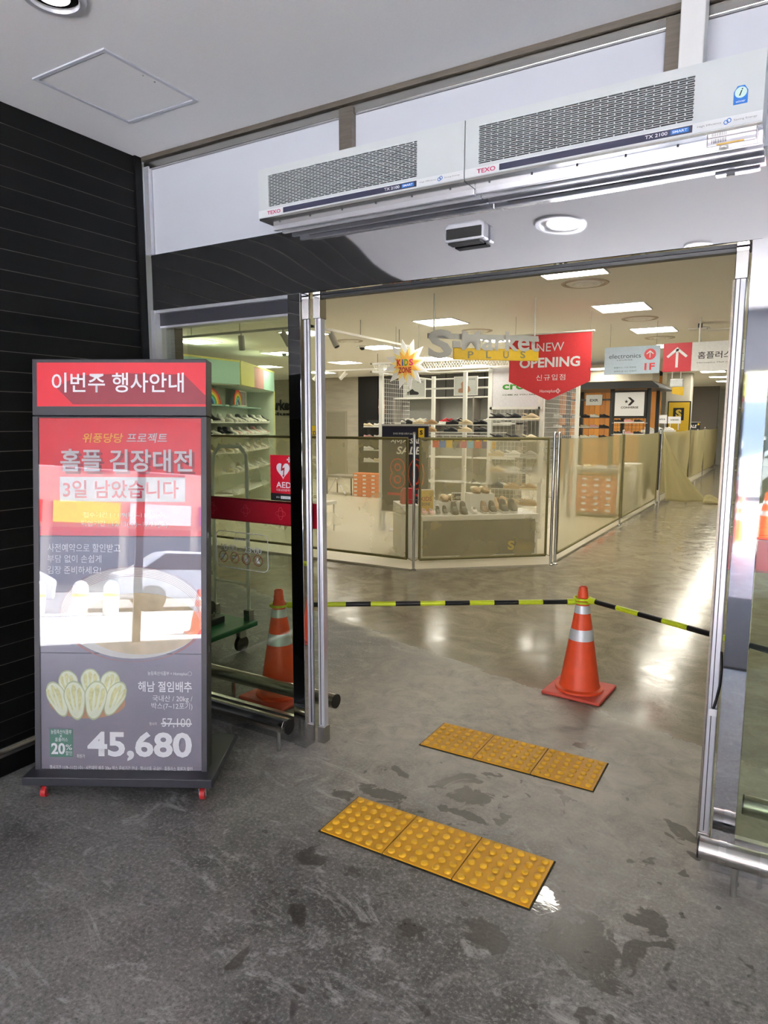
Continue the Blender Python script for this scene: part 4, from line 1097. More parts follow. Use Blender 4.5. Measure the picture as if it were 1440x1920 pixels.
# small pictures of clogs on a cross bar
MB().box(-5.7, -3.87, 1.40, 1.42, 2.29, 2.32).build('cross_bar', M_wht, cs)
for k, (u0, u1, v0, v1, c, lab) in enumerate(((758, 799, 711, 746, (34, 34, 38), 'framed picture of a black clog on the cross bar'), (852, 897, 705, 742, (176, 136, 110), 'framed picture of tan clogs on the cross bar'))):
    a = atY(u0, v1, 11.0); b = atY(u1, v0, 11.0)
    t = thing('shoe_picture', lab, 'picture', (a.x, 10.97, a.z)); W_ = b.x - a.x; H_ = b.z - a.z
    MB().box(0, W_, 0, .02, 0, H_).build('frame', M_wht, t); MB().box(.015, W_ - .015, -.002, 0, .015, H_ - .015).build('print', pm('pale_print', c3(206, 210, 206), .5), t)
    pr = [(.14, .18), (.2, .15), (.66, .15), (.72, .22), (.68, .30), (.52, .36), (.42, .48), (.34, .42), (.18, .30)]
    if k: pr = [(.2, .16), (.3, .14), (.62, .14), (.72, .26), (.66, .46), (.5, .58), (.38, .74), (.30, .62), (.34, .4), (.2, .34)]
    MB().prism([(x * W_, z * H_) for x, z in pr], -.004, -.002).build('printed_clog', pm('clog_print_%d' % k, c3(*c), .5), t)
    text('crocs', M_txtk, t, W_ * .64, W_ * .9, H_ * .80, H_ * .88, -.0022)
    MB().box(W_ * .4, W_ * .44, .0, .018, H_, H_ + .01).build('hanger', M_wht, t)
# grey cubbies behind the stand
cb = thing('cubby_shelf', 'grey open cubby shelf with shoes seen through the clog stand', 'shelf', (-7.2, 12.6, 0))
for x in (0, .9, 1.8, 2.7): MB().box(x, x + .03, 0, .35, .03, 2.22).build('divider', M_grey, cb)
for z in (.5, 1.0, 1.68, 2.2): MB().box(0, 2.73, 0, .35, z, z + .025).build('board', M_wht, cb)
MB().box(0, 2.73, .34, .36, .03, 2.22).build('back', pm('cubby_grey', c3(150, 150, 144), .6), cb)
for i, (dx, c) in enumerate(((.25, 'white'), (.55, 'white'), (1.15, 'red'), (1.45, 'black'), (2.05, 'white'), (2.45, 'black'))):
    shoe('sneaker', c, 'white', (-7.2 + dx, 12.75, 1.706), R(200 + 10 * i), '%s sneaker, %s from the left in the grey cubbies' % (c, ordw(i)), 'sneakers in the cubbies')

# ---- dark sale banner beside the post
sl_ = thing('sale_banner', 'navy standing sale banner with ember red numerals behind the fence', 'banner', (-5.45, 9.18, .022))
MB().box(0, .80, 0, .03, .30, 1.63).build('sheet', pm('navy_sheet', c3(22, 24, 52), .5, var=.3, scale=3), sl_)
MB().box(-.01, .81, -.005, .035, 1.63, 1.66).build('top_bar', M_alu, sl_)
MB().box(.02, .05, 0, .03, 0, .30).build('leg', M_alu, sl_); MB().box(.75, .78, 0, .03, 0, .30).build('leg', M_alu, sl_); MB().box(0, .8, -.1, .14, 0, .015).build('foot', M_alu, sl_)
def sb_(u, v): q = atY(u, v, 9.18); return q.x + 5.45, q.z - .022
text('한세대 최대할 초특가 SALE', M_txtw, sl_, .20, .56, 1.50, 1.53, -.0005)
text('시어커 SALE', M_txtw, sl_, .16, .74, 1.36, 1.46, -.0005, bold=.02, shear=.2)
text('SALE', M_txtw, sl_, .26, .70, 1.20, 1.32, -.0005, bold=.025, shear=.2)
for ch, a, b in (('8', .14, .42), ('0', .47, .75)):
    text(ch, pm('ember_print', c3(214, 70, 46), .5), sl_, a, b, .66, 1.14, -.0005, bold=.04)
    text(ch, pm('dark_navy_print', c3(30, 26, 44), .5), sl_, a + .015, b - .015, .68, 1.12, -.002, bold=.0)
MB().box(.10, .78, -.002, 0, .56, .60).build('red_print_bar', M_red, sl_)  # plain red printed bar below the numerals
MB().box(.64, .74, -.002, 0, 1.46, 1.60).build('yellow_tab', pm('yellow_board', c3(224, 184, 40), .5), sl_)
text('S', M_txtk, sl_, .665, .715, 1.50, 1.57, -.0022, bold=.04)

# ---- kids table behind the oblique fence
KT = Vector((-3.834, 7.426, .022)); KD = math.atan2(.99, 1.17)
kt = thing('display_table', 'white display table with dark photo front behind the oblique fence', 'table', KT, KD)
MB().box(0, 1.53, 0, .62, .47, .53).build('top', M_wht, kt, bevel=.004)
MB().box(0.0, 1.53, .02, .60, .0, .47).build('body', M_wht, kt)
MB().box(.02, 1.49, .012, .021, .02, .462).build('photo_front', pm('dim_photo_print', c3(104, 98, 90), .5, var=.75, scale=3.2, detail=6), kt)
M_ylw = pm('yellow_letter', c3(216, 188, 84), .5)
text('S', M_ylw, kt, 1.13, 1.22, .07, .19, .0118, bold=.04); text('-KIDS', M_ylw, kt, 1.24, 1.45, .07, .14, .0118, bold=.03)
MB().box(.30, .62, .34, .58, .53, .66).build('riser', M_wht, kt); MB().box(.72, 1.05, .34, .58, .53, .76).build('riser', M_wht, kt)
MB().box(-.25, -.02, .05, .60, 0, .66).build('side_plinth', M_wht, kt)
mk_ = Matrix.Translation(KT) @ Matrix.Rotation(KD, 4, 'Z')
def on_table(x, y, z): return mk_ @ Vector((x, y, z))
tb = [('sneaker', 'pink', 'cream', .06, .15, 0, .70), ('sneaker', 'pink', 'cream', .15, .14, 0, .70), ('boot', 'black', 'white', .24, .14, 0, .62), ('boot', 'black', 'white', .33, .14, 0, .62), ('boot', 'black', 'black', .46, .16, 0, .9), ('boot', 'black', 'black', .58, .16, 0, .9), ('sneaker', 'white', 'white', .72, .16, 0, .75), ('boot', 'brown', 'white', .86, .17, 0, .9), ('boot', 'black', 'white', .97, .17, 0, .9), ('boot', 'black', 'white', 1.13, .20, 0, 1.0), ('boot', 'black', 'white', 1.25, .20, 0, 1.0)]
for i, (kd, u_, s_, x, y, z, sc) in enumerate(tb):
    shoe(kd, u_, s_, on_table(x, y, .532), KD + R(-95), '%s kids %s, %s from the left along the table front' % (u_, 'boot' if kd == 'boot' else 'sneaker', ordw(i)), 'kids shoes on the table', sc)
for i, (x, y, z) in enumerate(((.40, .46, .662), (.52, .46, .662), (.83, .46, .762), (.95, .46, .762))):
    shoe('slipper', 'tan', 'brown', on_table(x, y, z), KD + R(-92), 'furry tan slipper, %s from the left on the table risers' % ordw(i), 'furry slippers', .95)
for i, (x, z) in enumerate(((1.12, .532), (1.25, .532))): shoe('boot', 'tan', 'beige', on_table(x, .50, .532), KD + R(-90), ('left', 'right')[i] + ' one of the tan boots at the table back', 'tan boots', 1.0)
def card(label, x0, z0, w_, h_, y, lines, bgm, fr=M_txtw, par=None):
    t = thing('sign_card', label, 'sign', on_table(x0, y, z0), KD)
    MB().box(0, w_, 0, .012, 0, h_).build('frame', fr, t); MB().box(.012, w_ - .012, -.002, 0, .012, h_ - .012).build('face', bgm, t)
    for s, a, b, c, d, m_ in lines: text(s, m_, t, a * w_, b * w_, c * h_, d * h_, -.0022, bold=.02)
    return t
card('yellow kids zone sign card on the table', .02, .535, .21, .30, .30, (('KIDS', .15, .85, .5, .68, M_film), ('ZONE', .2, .75, .3, .43, M_char2)), pm('mustard_card', c3(214, 176, 66), .5))
card('small dark sign card amid the kids boots', .40, .70, .13, .11, .08, (('S', .1, .3, .2, .8, M_ylw), ('-KIDS', .34, .9, .3, .6, M_txtw)), pm('navy_card', c3(40, 44, 66), .5))
bg_ = thing('shoe_bag', 'red shoe bag beside the kids table', 'bag', on_table(-.13, .25, .662), KD)
MB().prism([(-.09, 0), (.09, 0), (.08, .16), (.05, .20), (-.05, .20), (-.08, .16)], -.06, .06).build('body', SC['red'], bg_, bevel=.01); MB().path([(-.03, 0, .20), (-.03, 0, .26), (.03, 0, .26), (.03, 0, .20)], .006, 6).build('handle', SC['black'], bg_)

# ---- pastel kids wall unit behind the left glass
M_aq = pm('aqua_board', c3(176, 214, 202), .5); M_py = pm('pastel_yellow_board', c3(232, 226, 130), .5); M_pp = pm('pastel_pink_board', c3(208, 150, 152), .5); M_mint = pm('pale_mint_board', c3(196, 206, 190), .6)
def unit(label, x, y, L_, ang, cols):
    t = thing('wall_unit', label, 'shelf unit', (x, y, .022), ang, 'pastel kids shelving')
    for a, b, m_ in cols: MB().box(a, b, 0, .05, 2.36, 2.76).build('fascia_board', m_, t)
    MB().box(0, L_, .0, .60, 2.765, 2.785).build('top_board', M_mint, t); MB().box(0, L_, -.006, .0, 2.76, 2.79).build('top_edge', M_py, t)
    MB().box(0, L_, .05, .60, 2.345, 2.36).build('soffit', M_mint, t)
    MB().box(0, L_, .60, .63, 0, 2.76).build('back', M_mint, t)
    for k, z in enumerate((.35, .75, 1.12, 1.43, 1.67, 1.98)): MB().box(0, L_, .12 if z < 1.9 else .3, .60, z, z + .02).build('shelf', M_aq if k == 5 else M_wht, t)
    return t
ua = unit('aqua pastel wall unit nearer the glass', -8.60, 8.0, 1.45, R(90), ((0, 1.45, M_aq),))
ub = unit('pastel wall unit with yellow, pink and aqua boards', -8.58, 9.46, 2.69, math.atan2(.891, -.453), ((0, .95, M_py), (.95, 1.72, M_pp), (1.72, 2.69, M_aq)))
MB().box(2.66, 2.69, 0, .62, 0, 2.36).build('end_panel', M_mint, ub); MB().box(2.655, 2.695, -.006, .004, 0, 2.36).build('yellow_edge', M_py, ub)
def unit_shoes(x, y, ang, L_, rows, nm, n):
    mm = Matrix.Translation((x, y, .022)) @ Matrix.Rotation(ang, 4, 'Z')
    for j, (z, pal) in enumerate(rows):
        for i in range(n):
            p = mm @ Vector((.12 + (L_ - .24) * i / (n - 1), .22, z))
            c = pal[i % len(pal)]
            shoe('boot' if c == 'black' or i % 3 == 0 else 'sneaker', c, 'white', p, ang + R(-90 + 25 * ((i % 3) - 1)), '%s kids shoe, %s from the front on the %s shelf of the %s' % (c, ordw(i), ordw(j), nm), 'kids shoes on the pastel units', .92)
unit_shoes(-8.60, 8.0, R(90), 1.45, ((1.692, ('white', 'white', 'black')), (1.452, ('black', 'black', 'white')), (1.142, ('grey', 'beige', 'black')), (.772, ('grey', 'beige'))), 'aqua unit', 8)
unit_shoes(-8.58, 9.46, math.atan2(.891, -.453), 2.69, ((1.692, ('white', 'white', 'white', 'black', 'white')), (1.452, ('white', 'pink', 'white', 'white')), (1.142, ('white', 'grey', 'brown')), (.772, ('white', 'grey'))), 'three-colour unit', 14)
def cutout(label, x, y, z, ang, build):
    t = thing('display_cutout', label, 'decoration', (x, y, z), ang, 'cutouts on the pastel units'); build(t)
def rainbow(t, r=.30, half=math.pi):
    for k, c in enumerate(((196, 50, 44), (222, 140, 40), (230, 210, 60), (80, 160, 70), (90, 180, 210), (40, 60, 130))):
        r0 = r - k * .036; n = 16
        poly = [(r0 * math.cos(half * q / n), r0 * math.sin(half * q / n)) for q in range(n + 1)] + [((r0 - .036) * math.cos(half * q / n), (r0 - .036) * math.sin(half * q / n)) for q in range(n, -1, -1)]
        MB().prism(poly, -.012, 0).build('rainbow_arc', pm('rainbow_%d' % k, c3(*c), .5), t)
cutout('rainbow cutout on the aqua wall unit', -8.90, 8.95, 2.03, R(90), lambda t: rainbow(t, .30))
cutout('rainbow cutout left of the castle picture', -8.95, 9.75, 2.03, math.atan2(.891, -.453), lambda t: rainbow(t, .28))
dd = Vector((-.453, .891, 0)); on = Vector((-.891, -.453, 0))
q = Vector((-8.58, 9.46, 2.022)) + dd * .95 + on * .34
t = thing('castle_picture', 'framed picture standing on the pastel unit shelf', 'picture', q, math.atan2(.891, -.453))
MB().box(0, .62, 0, .05, 0, .31).build('frame', M_wht, t); MB().box(.04, .58, -.003, 0, .03, .285).build('print', pm('dusk_print', c3(132, 130, 136), .5, var=.5, scale=8), t)
q = Vector((-8.58, 9.46, 1.142)) + dd * 2.3 + on * .05
t = thing('kids_sign', 'yellow kids sign board with blue edge on the pastel unit', 'sign', (-7.95, 10.4, 1.30), R(20))
MB().box(0, .36, 0, .03, .10, .36).build('board', pm('blue_edge', c3(90, 150, 160), .5), t); MB().box(.03, .36, -.003, 0, .10, .35).build('face', pm('yellow_board', c3(224, 184, 40), .5), t)
text('S', M_char2, t, .07, .15, .15, .29, -.0032, bold=.04); text('-KiDS', M_char2, t, .16, .31, .16, .25, -.0032, bold=.03)
MB().tube((.18, .015, -1.278), (.18, .015, .10), .012, n=8).build('pole', M_alu, t); MB().lathe([(.13, 0), (.13, .012), (.02, .02)], 20, (.18, .015, -1.278)).build('foot', M_alu, t)

# ---- grey stone wall, service door, black column, dark wall
gw = struct(MB().box(-15.9, -11.55, 18.0, 18.2, .022, H).build('wall_stone', M_greywall))
a = atY(497, 770, 17.97); b = atY(549, 749, 17.97); text('Market', M_txtk, gw, a.x, b.x, a.z, b.z, 17.985, bold=.05, th=.03)
a = atY(508, 781, 17.97); b = atY(545, 773, 17.97); text('plus', M_txtk, gw, a.x, b.x, a.z, b.z, 17.985, bold=.05, th=.03)
d3 = struct(MB().box(-12.72, -12.02, 17.985, 18.0, .022, 2.04).build('door_3', pm('beige_door', c3(158, 152, 134), .6)))
for a in ((-12.78, -12.72, .022, 2.08), (-12.02, -11.96, .022, 2.08), (-12.72, -12.02, 2.04, 2.08)): MB().box(a[0], a[1], 17.97, 18.0, a[2], a[3]).build('frame', pm('door_frame', c3(170, 164, 146), .6), d3)
MB().box(-12.1, -12.06, 17.95, 17.985, .95, 1.08).build('handle', M_steel, d3)
struct(MB().box(-11.55, -10.85, 18.0, 18.4, .022, H).build('wall_black_column', M_blk))
dw = struct(MB().box(-10.85, -6.2, 18.1, 18.3, .022, H).build('wall_dark', M_dgrey))
for x in (-9.8, -8.6, -7.4): MB().box(x - .012, x + .012, 18.09, 18.102, .022, H).build('joint', M_blk, dw)
for k, (u0, u1, v0, v1, lab) in enumerate(((684, 703, 745, 777, 'framed sneaker picture on the dark wall at left'),)):
    a = atY(u0, v1, 17.4); b = atY(u1, v0, 17.4)
    t = thing('shoe_picture', lab, 'picture', (a.x, 18.05, a.z)); W_ = (b.x - a.x) * 1.05; H_ = b.z - a.z
    MB().box(0, W_, 0, .03, 0, H_).build('frame', M_blk, t); MB().box(.02, W_ - .02, -.004, 0, .02, H_ - .02).build('print', pm('brown_photo', c3(140, 104, 80), .5, var=.6, scale=4), t)
    MB().prism([(W_ * .1, H_ * .4), (W_ * .85, H_ * .38), (W_ * .8, H_ * .62), (W_ * .6, H_ * .78), (W_ * .3, H_ * .56)], -.008, -.004).build('printed_shoe', pm('pale_pink_print', c3(206, 190, 186), .5), t)
# table of sneakers and orange boxes at the left rear
def boxes(nm, lab, x0, y, z0, nx, nz, w_, h_, c, ang=0.):
    lid = pm('box_lid_' + nm, c3(*[min(255, k + 10) for k in c]), .6)
    side = pm('box_side_' + nm, c3(*c), .6, var=.1)
    bm_ = MB().box(-w_ / 2 + .003, w_ / 2 - .003, 0, .30, 0, h_ * .68).mesh('carton'); lm = MB().box(-w_ / 2 + .001, w_ / 2 - .001, -.003, .303, h_ * .68, h_ - .003).mesh('lid')
    sm_ = MB().box(-w_ * .38, -w_ * .02, -.005, -.003, h_ * .2, h_ * .6).mesh('size_label')
    for i in range(nx):
        for j in range(nz):
            t = thing('shoe_box', 'orange shoe box, %s column from the left, %s layer up, %s' % (ordw(i), ordw(j), lab), 'box', (x0 + w_ * (i + .5), y + rnd.uniform(-.008, .008), z0 + h_ * j), ang, 'orange shoe boxes ' + nm)
            link('carton', bm_, side, t); link('lid', lm, lid, t); link('size_label', sm_, M_txtw, t)
boxes('left', 'left stack', -8.55, 13.1, .022, 4, 6, .235, .09, (226, 120, 60))
boxes('right', 'stack behind the aisle fence', -3.40, 12.45, .10, 4, 6, .215, .112, (208, 126, 90))
tt = thing('sneaker_table', 'white low table carrying sneakers above the orange boxes', 'table', (-3.45, 12.40, .022))
MB().box(0, .95, -.02, .9, .80, .86).build('top', M_grey, tt)
MB().box(0, .03, 0, .9, 0, .80).build('leg_panel', M_wht, tt); MB().box(.92, .95, 0, .9, 0, .80).build('leg_panel', M_wht, tt); MB().box(.0, .95, 0, .9, .04, .072).build('plinth', M_grey, tt)
for i, c in enumerate(('white', 'cream', 'white', 'grey')):
    shoe('sneaker', c, 'white', (-3.30 + .22 * i, 12.6, .886), R(15), '%s sneaker, %s from the left on the low table behind the aisle fence' % (c, ordw(i)), 'sneakers on the low table', .74)
pd = tag(MB().box(-2.80, -2.46, 13.8, 14.4, .022, .92).build('pedestal', M_wht, bevel=.01), 'white square pedestal just behind the aisle fence', 'pedestal')
lt = thing('bench_table', 'grey bench with slanted legs next to the left orange boxes', 'table', (-9.40, 13.2, .022))
MB().box(0, .78, 0, .5, .40, .45).build('top', M_grey, lt)
for x in (.03, .72):
    for y in (.02, .45): MB().tube((x, y, 0), (x, y, .40), .016, n=6).build('leg', M_char, lt)
MB().tube((.05, .02, .02), (.30, .02, .40), .012, n=6).build('brace', M_alu, lt); MB().tube((.55, .02, .02), (.30, .02, .40), .012, n=6).build('brace', M_alu, lt)
# rack of sneakers over the orange boxes
rk = thing('sneaker_rack', 'dark wall rack of sneakers above the left orange boxes', 'rack', (-8.6, 13.5, .022))
MB().box(0, 1.15, .30, .34, 0, 1.75).build('back', M_char, rk)
for z in (.75, 1.02, 1.29, 1.56): MB().box(0, 1.15, .02, .30, z, z + .015).build('shelf', M_char, rk)
for j, z in enumerate((.787, 1.057, 1.327, 1.597)):
    for i in range(4):
        c = ('white', 'beige', 'white', 'black', 'pink')[(i + j * 2) % 5]
        shoe('sneaker', c, 'white', (-8.45 + .28 * i, 13.65, z + .002), R(10), '%s sneaker, %s from the left on the %s shelf over the left boxes' % (c, ordw(i), ordw(j)), 'sneakers over the left boxes')
# bench by the corner of the fence and a tree of pale slippers
bn = thing('white_bench', 'white bench with triangular wire legs just behind the fence', 'bench', (-6.75, 8.30, .022))
MB().box(0, .75, 0, .42, .42, .47).build('top', M_wht, bn)
for x in (.02, .71):
    for y in (.02, .38): MB().box(x, x + .02, y, y + .02, 0, .42).build('leg', M_wht, bn)
MB().tube((.03, .03, .01), (.37, .03, .42), .01, n=6).build('brace', M_wht, bn); MB().tube((.72, .03, .01), (.37, .03, .42), .01, n=6).build('brace', M_wht, bn)
sr = thing('slipper_tree', 'pale wire tree for slippers behind the door stile', 'rack', (-6.28, 8.45, .492))
MB().tube((0, 0, 0), (0, 0, 1.1), .015, n=8).build('pole', M_wire, sr)
MB().lathe([(.14, 0), (.14, .01), (.02, .02)], 20).build('foot', M_wire, sr)
for k in range(10): a = k * 2.4; z = .12 + .095 * k; MB().tube((0, 0, z), (.12 * math.cos(a), .12 * math.sin(a), z + .02), .004, n=6).build('arm', M_wire, sr)
for k in range(10):
    a = k * 2.4
    shoe('slipper', 'white', 'white', (-6.28 + .14 * math.cos(a), 8.45 + .14 * math.sin(a), .492 + .05 + .095 * k), a, 'white slipper on the wire tree, %s from the bottom' % ordw(k), 'slippers on the wire tree', .7)

# ---- dark sneaker island at the right rear
IY = 16.0
il = thing('sneaker_island', 'charcoal metal pergola stand with sneakers behind the aisle fence', 'display stand', (0, IY, 0))
def iw(u, v, y=IY): q = atY(u, v, y); return q.x, q.z
xl = iw(1066, 740)[0]; xm = iw(1148, 740)[0]; xr = iw(1217, 740)[0]
for x in (xl, xm, xr):
    MB().box(x - .04, x + .04, 0, .08, .022, 2.55).build('post', M_char, il); MB().box(x - .04, x + .04, 1.2, 1.28, .022, 2.55).build('post', M_char, il)
cz0 = iw(1150, 730)[1]; cz1 = iw(1150, 719)[1]
MB().box(xl - .7, xr + .25, -.35, 1.6, cz0, cz0 + .03).build('canopy_edge', M_char, il)
MB().prism([(xl - .7, cz0 + .03), (xr + .25, cz0 + .03), (xr + .1, cz1 + .02), (xl - .4, cz1 + .02)], -.30, 1.5).build('canopy', M_char, il)
grid('wire_mesh', xm + .05, xr - .05, .3, 1.9, .05, .08, .004, M_dkwire, il)
a = iw(1153, 780); b = iw(1210, 735)
MB().box(a[0] - .05, b[0] + .05, -.06, .0, a[1] - .05, b[1] + .04).build('panel_frame', M_blk, il); MB().box(a[0], b[0], -.07, -.059, a[1], b[1]).build('brand_panel', M_txtw, il)
def it(s, u0, v1, u1, v0, **k):
    a = iw(u0, v1, IY - .07); b = iw(u1, v0, IY - .07); return text(s, M_txtk, il, a[0], b[0], a[1], b[1], -.0705, **k)
it('CONVERSE', 1164, 766, 1197, 762, bold=.03)
P_ = [iw(u, v, IY - .07) for u, v in ((1177, 745), (1182, 745), (1190, 752), (1182, 760), (1177, 760), (1184, 752))]
MB().prism(P_, -.073, -.07).build('chevron_logo', M_txtk, il)
c_ = iw(1174.5, 753, IY - .07); s_ = .045
MB().prism([(c_[0] + (s_ if k % 2 == 0 else s_ * .4) * math.sin(math.pi * k / 5), c_[1] + (s_ if k % 2 == 0 else s_ * .4) * math.cos(math.pi * k / 5)) for k in range(10)], -.073, -.07).build('star_logo', M_txtk, il)
a = iw(1099, 760); b = iw(1130, 740); MB().box(a[0], b[0], -.03, .0, a[1], b[1]).build('brand_panel', pm('grey_panel', c3(190, 192, 190), .5), il)
a = iw(1106, 753, IY - .03); b = iw(1122, 748, IY - .03); text('EXR', M_txtk, il, a[0], b[0], a[1], b[1], -.0305, bold=.03)
MB().box(xl, xm, .0, .03, iw(1100, 750)[1] - .02, iw(1100, 750)[1] + .02).build('cross_bar', M_char, il)
for z in (1.84, 1.60, 1.36, 1.12): MB().box(xl - .5, xm - .05, -.02, .36, z - .015, z - .003).build('shelf', M_char, il)
for z in (1.72, 1.46): MB().box(xm + .05, xr, -.14, .05, z - .012, z - .003).build('shelf', M_wht, il)
pal = ['white', 'black', 'grey', 'black', 'white', 'black', 'grey', 'beige', 'pink', 'black', 'white', 'cream']
for j, z in enumerate((1.84, 1.60, 1.36)):
    n_ = 6
    for i in range(n_):
        c = pal[(i + j * 4) % len(pal)]
        shoe('sneaker', c, 'white' if c != 'black' else 'black', (xl - .35 + (xm - xl + .30) * (i + .3) / n_, IY + .22, z), R(8), '%s sneaker, %s from the left on the %s shelf of the charcoal stand' % (c, ordw(i), ordw(j)), 'sneakers on the charcoal stand', .80)
for j, z in enumerate((1.72, 1.46)):
    for i, c in enumerate(('black', 'pink', 'black')):
        shoe('sneaker', c, 'white', (xm + .185 + i * .215, IY - .062, z), R(4), '%s sneaker, %s under the star and chevron panel, %s row' % (c, ordw(i), ordw(j)), 'sneakers under the chevron panel', .74)
# white sneakers and small boards right of the island
bt = thing('sneaker_counter', 'low counter of white sneakers right of the charcoal stand', 'counter', (-3.28, 18.4, .022))
MB().box(0, .80, 0, .64, 0, 1.40).build('body', M_char, bt)
MB().box(0, .80, .30, .64, 1.40, 1.52).build('step', M_wht, bt)
for j, (y, z) in enumerate(((.14, 1.422), (.40, 1.542))):
    for i in range(3): shoe('sneaker', 'white', 'white' if i != 1 else 'black', (-3.10 + .24 * i, 18.4 + y, z), R(12), 'white sneaker, %s from the left in the %s row right of the charcoal stand' % (ordw(i), ('front', 'rear')[j]), 'white sneakers on the counter', .8)
for lab, u0, u1, v0, v1, s, bd in (('white board with a slanted sports mark beside the yellow board', 1227, 1250, 778, 794, 'asics', .01), ('white board with small black lettering beside the yellow board', 1251, 1276, 781, 794, 'HOBOKEN', .02)):
    a = atY(u0, v1, 18.9); b = atY(u1, v0, 18.9); t = thing('brand_board', lab, 'sign', (a.x, 18.98, a.z))
    MB().box(0, b.x - a.x, 0, .02, 0, b.z - a.z).build('board', M_txtw, t)
    for lx_ in (.15, .8): MB().box((b.x - a.x) * lx_, (b.x - a.x) * lx_ + .02, .0, .02, 1.543 - a.z, 0).build('leg', M_alu, t)
    text(s, M_txtk, t, (b.x - a.x) * .2, (b.x - a.x) * .85, (b.z - a.z) * .42, (b.z - a.z) * .64, -.0005, bold=bd)
# wood wall, pale column with yellow board, grey wall
ww = struct(MB().box(-5.85, -3.05, 20.1, 20.2, .022, H).build('wall_wood', M_blk))
pk = MB().box(0, .142, 0, .03, 0, 2.9).mesh('plank')
for k in range(19):
    link('plank', pk, pm('orange_wood_%d' % (k % 4), c3(200 + 8 * (k % 4 - 1), 134 + 7 * (k % 4 - 1), 66), .5, var=.25, scale=5, stretch=(8, 1, .5)), ww, loc=(-5.85 + .148 * k, 20.075, .1))
struct(MB().box(-3.05, -2.42, 21.0, 21.6, .022, H).build('wall_pale_column', pm('pale_column', c3(206, 200, 184), .7)))
struct(MB().box(-3.6, -2.33, 28.8, 29.0, 0.022, H).build('wall_grey_end', pm('mid_grey_wall', c3(124, 118, 112), .8)))
struct(MB().box(-15.9, -3.1, 18.9, 20.0, 2.82, H).build('ceiling_soffit', pm('soffit_beige', c3(180, 172, 154), .8)))
a = atY(1250, 800, 20.95); b = atY(1296, 752, 20.95)
t = thing('yellow_board', 'yellow board with black square and letter on the pale column', 'sign', (a.x, 20.95, a.z)); W_ = b.x - a.x; H_ = b.z - a.z
MB().box(0, W_, 0, .04, -.35, H_).build('frame', M_blk, t); MB().box(.03, W_ - .03, -.004, 0, -.3, H_ - .03).build('face', pm('yellow_board', c3(224, 184, 40), .5), t)
MB().box(W_ * .25, W_ * .72, -.008, -.004, H_ * .25, H_ * .74).build('black_square', M_txtk, t); text('S', M_ylw, t, W_ * .36, W_ * .62, H_ * .36, H_ * .68, -.0082, bold=.05)
t = thing('sale_sign', 'small black sale sign above the far aisle fence', 'sign', (-2.97, 24.3, 1.53)); MB().box(0, .52, 0, .03, 0, .22).build('board', M_txtk, t); MB().box(0, .52, -.005, .035, .22, .235).build('top_bar', M_alu, t)
text('SALE', M_txtw, t, .16, .42, .04, .14, -.0005, bold=.02, shear=.2); MB().box(.44, .49, -.003, 0, .13, .19).build('yellow_tab', pm('yellow_board', c3(224, 184, 40), .5), t)
for x in (.05, .44): MB().box(x, x + .03, 0, .03, -1.506, 0).build('leg', M_alu, t)
# goods shelf at the end of the aisle
gs = thing('goods_shelf', 'white shelf unit at the far end of the aisle', 'shelf', (-1.75, 24.6, 0))
for x in (0, .72): MB().box(x, x + .04, 0, .4, 0, 2.5).build('upright', M_wht, gs)
for z in (.2, .6, 1.0, 1.4, 1.8, 2.2): MB().box(0, .76, 0, .4, z, z + .02).build('shelf', M_wht, gs)

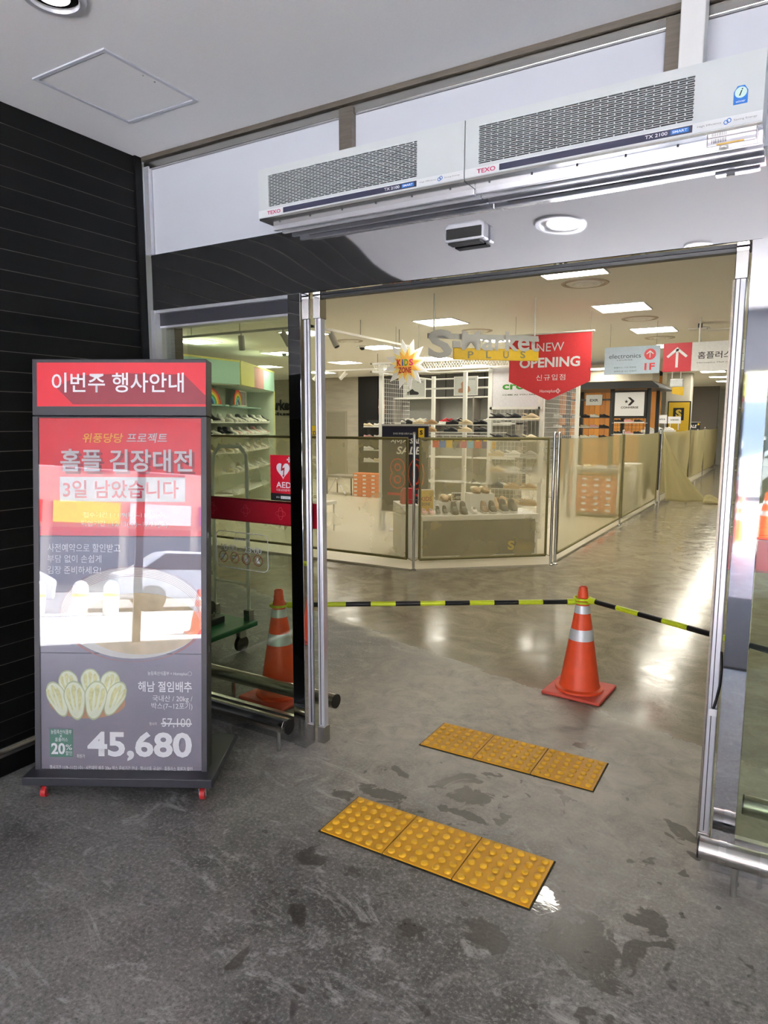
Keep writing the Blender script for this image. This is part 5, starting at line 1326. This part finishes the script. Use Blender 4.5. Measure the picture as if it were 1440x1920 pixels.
# ================================================================== STREET BEHIND THE VIEWER (seen in the mirrors and panes)
st_ = struct(MB().box(-40, 40, -27.5, -26, -.1, 9).build('wall_street_block', pm('street_render', c3(170, 166, 160), .8, var=.2, scale=.6)))
for k in range(14):
    x = -20 + 3 * k
    MB().box(x, x + 2.6, -26.02, -25.9, .2, 2.6).build('shop_window', pm('shop_dark_glass', c3(80, 92, 104), .15), st_)
    MB().box(x, x + 2.6, -26.05, -25.85, 2.8, 3.7).build('shop_board', pm('shop_board_%d' % (k % 5), c3(*((214, 60, 50), (236, 220, 90), (240, 240, 240), (60, 110, 180), (230, 236, 226))[k % 5]), .5), st_)
    MB().box(x + .3, x + 2.3, -26.02, -25.9, 5, 6.6).build('upper_window', pm('shop_dark_glass', c3(80, 92, 104), .15), st_)
def car(label, x, y, c):
    t = thing('parked_car', label, 'car', (x, y, -.08), 0, 'parked cars')
    body = [(-2.2, .3), (2.2, .3), (2.25, .75), (1.9, .95), (1.0, 1.02), (.45, 1.45), (-1.1, 1.48), (-1.8, 1.0), (-2.2, .9)]
    MB().prism(body, -.85, .85).build('body', pm('car_' + c, c3(*dict(white=(236, 236, 238), silver=(180, 184, 190), dark=(60, 62, 70))[c]), .25), t, bevel=.06)
    MB().prism([(.88, 1.02), (.40, 1.40), (-1.05, 1.42), (-1.62, 1.02)], -.87, .87).build('windows', M_dark, t)
    for wx in (-1.35, 1.4):
        for wy in (-.86, .86): MB().tube((wx, wy - .04, .32), (wx, wy + .04, .32), .32, n=20).build('wheel', M_blk, t, smooth=True)
car('white car parked across the street, mirrored behind the poster', -4.5, -13.4, 'white')
car('silver car parked across the street, mirrored in the right post', 1.2, -13.0, 'silver')
car('white car parked farther along the mirrored street', 6.5, -13.2, 'white')
for k, x in enumerate((-3.4, -2.7, -1.9, -1.3)):
    t = thing('bollard', 'white capped bollard, %s of those mirrored in the poster pane' % ordw(k), 'bollard', (x, -10.2, -.01), 0, 'white bollards')
    MB().lathe([(.16, 0), (.16, .5), (.15, .62), (.10, .70), (.01, .73)], 20).build('body', M_wht, t, smooth=True); MB().lathe([(.163, .40), (.163, .46)], 20, cap=False).build('stripe', M_ylw, t)
cone('orange traffic cone outside, nearer one mirrored in the right post', -.50, -5.6, 0).location.z = -.009
cone('orange traffic cone outside, farther one mirrored in the right post', -.20, -6.1, 0).location.z = -.009
flush_text()
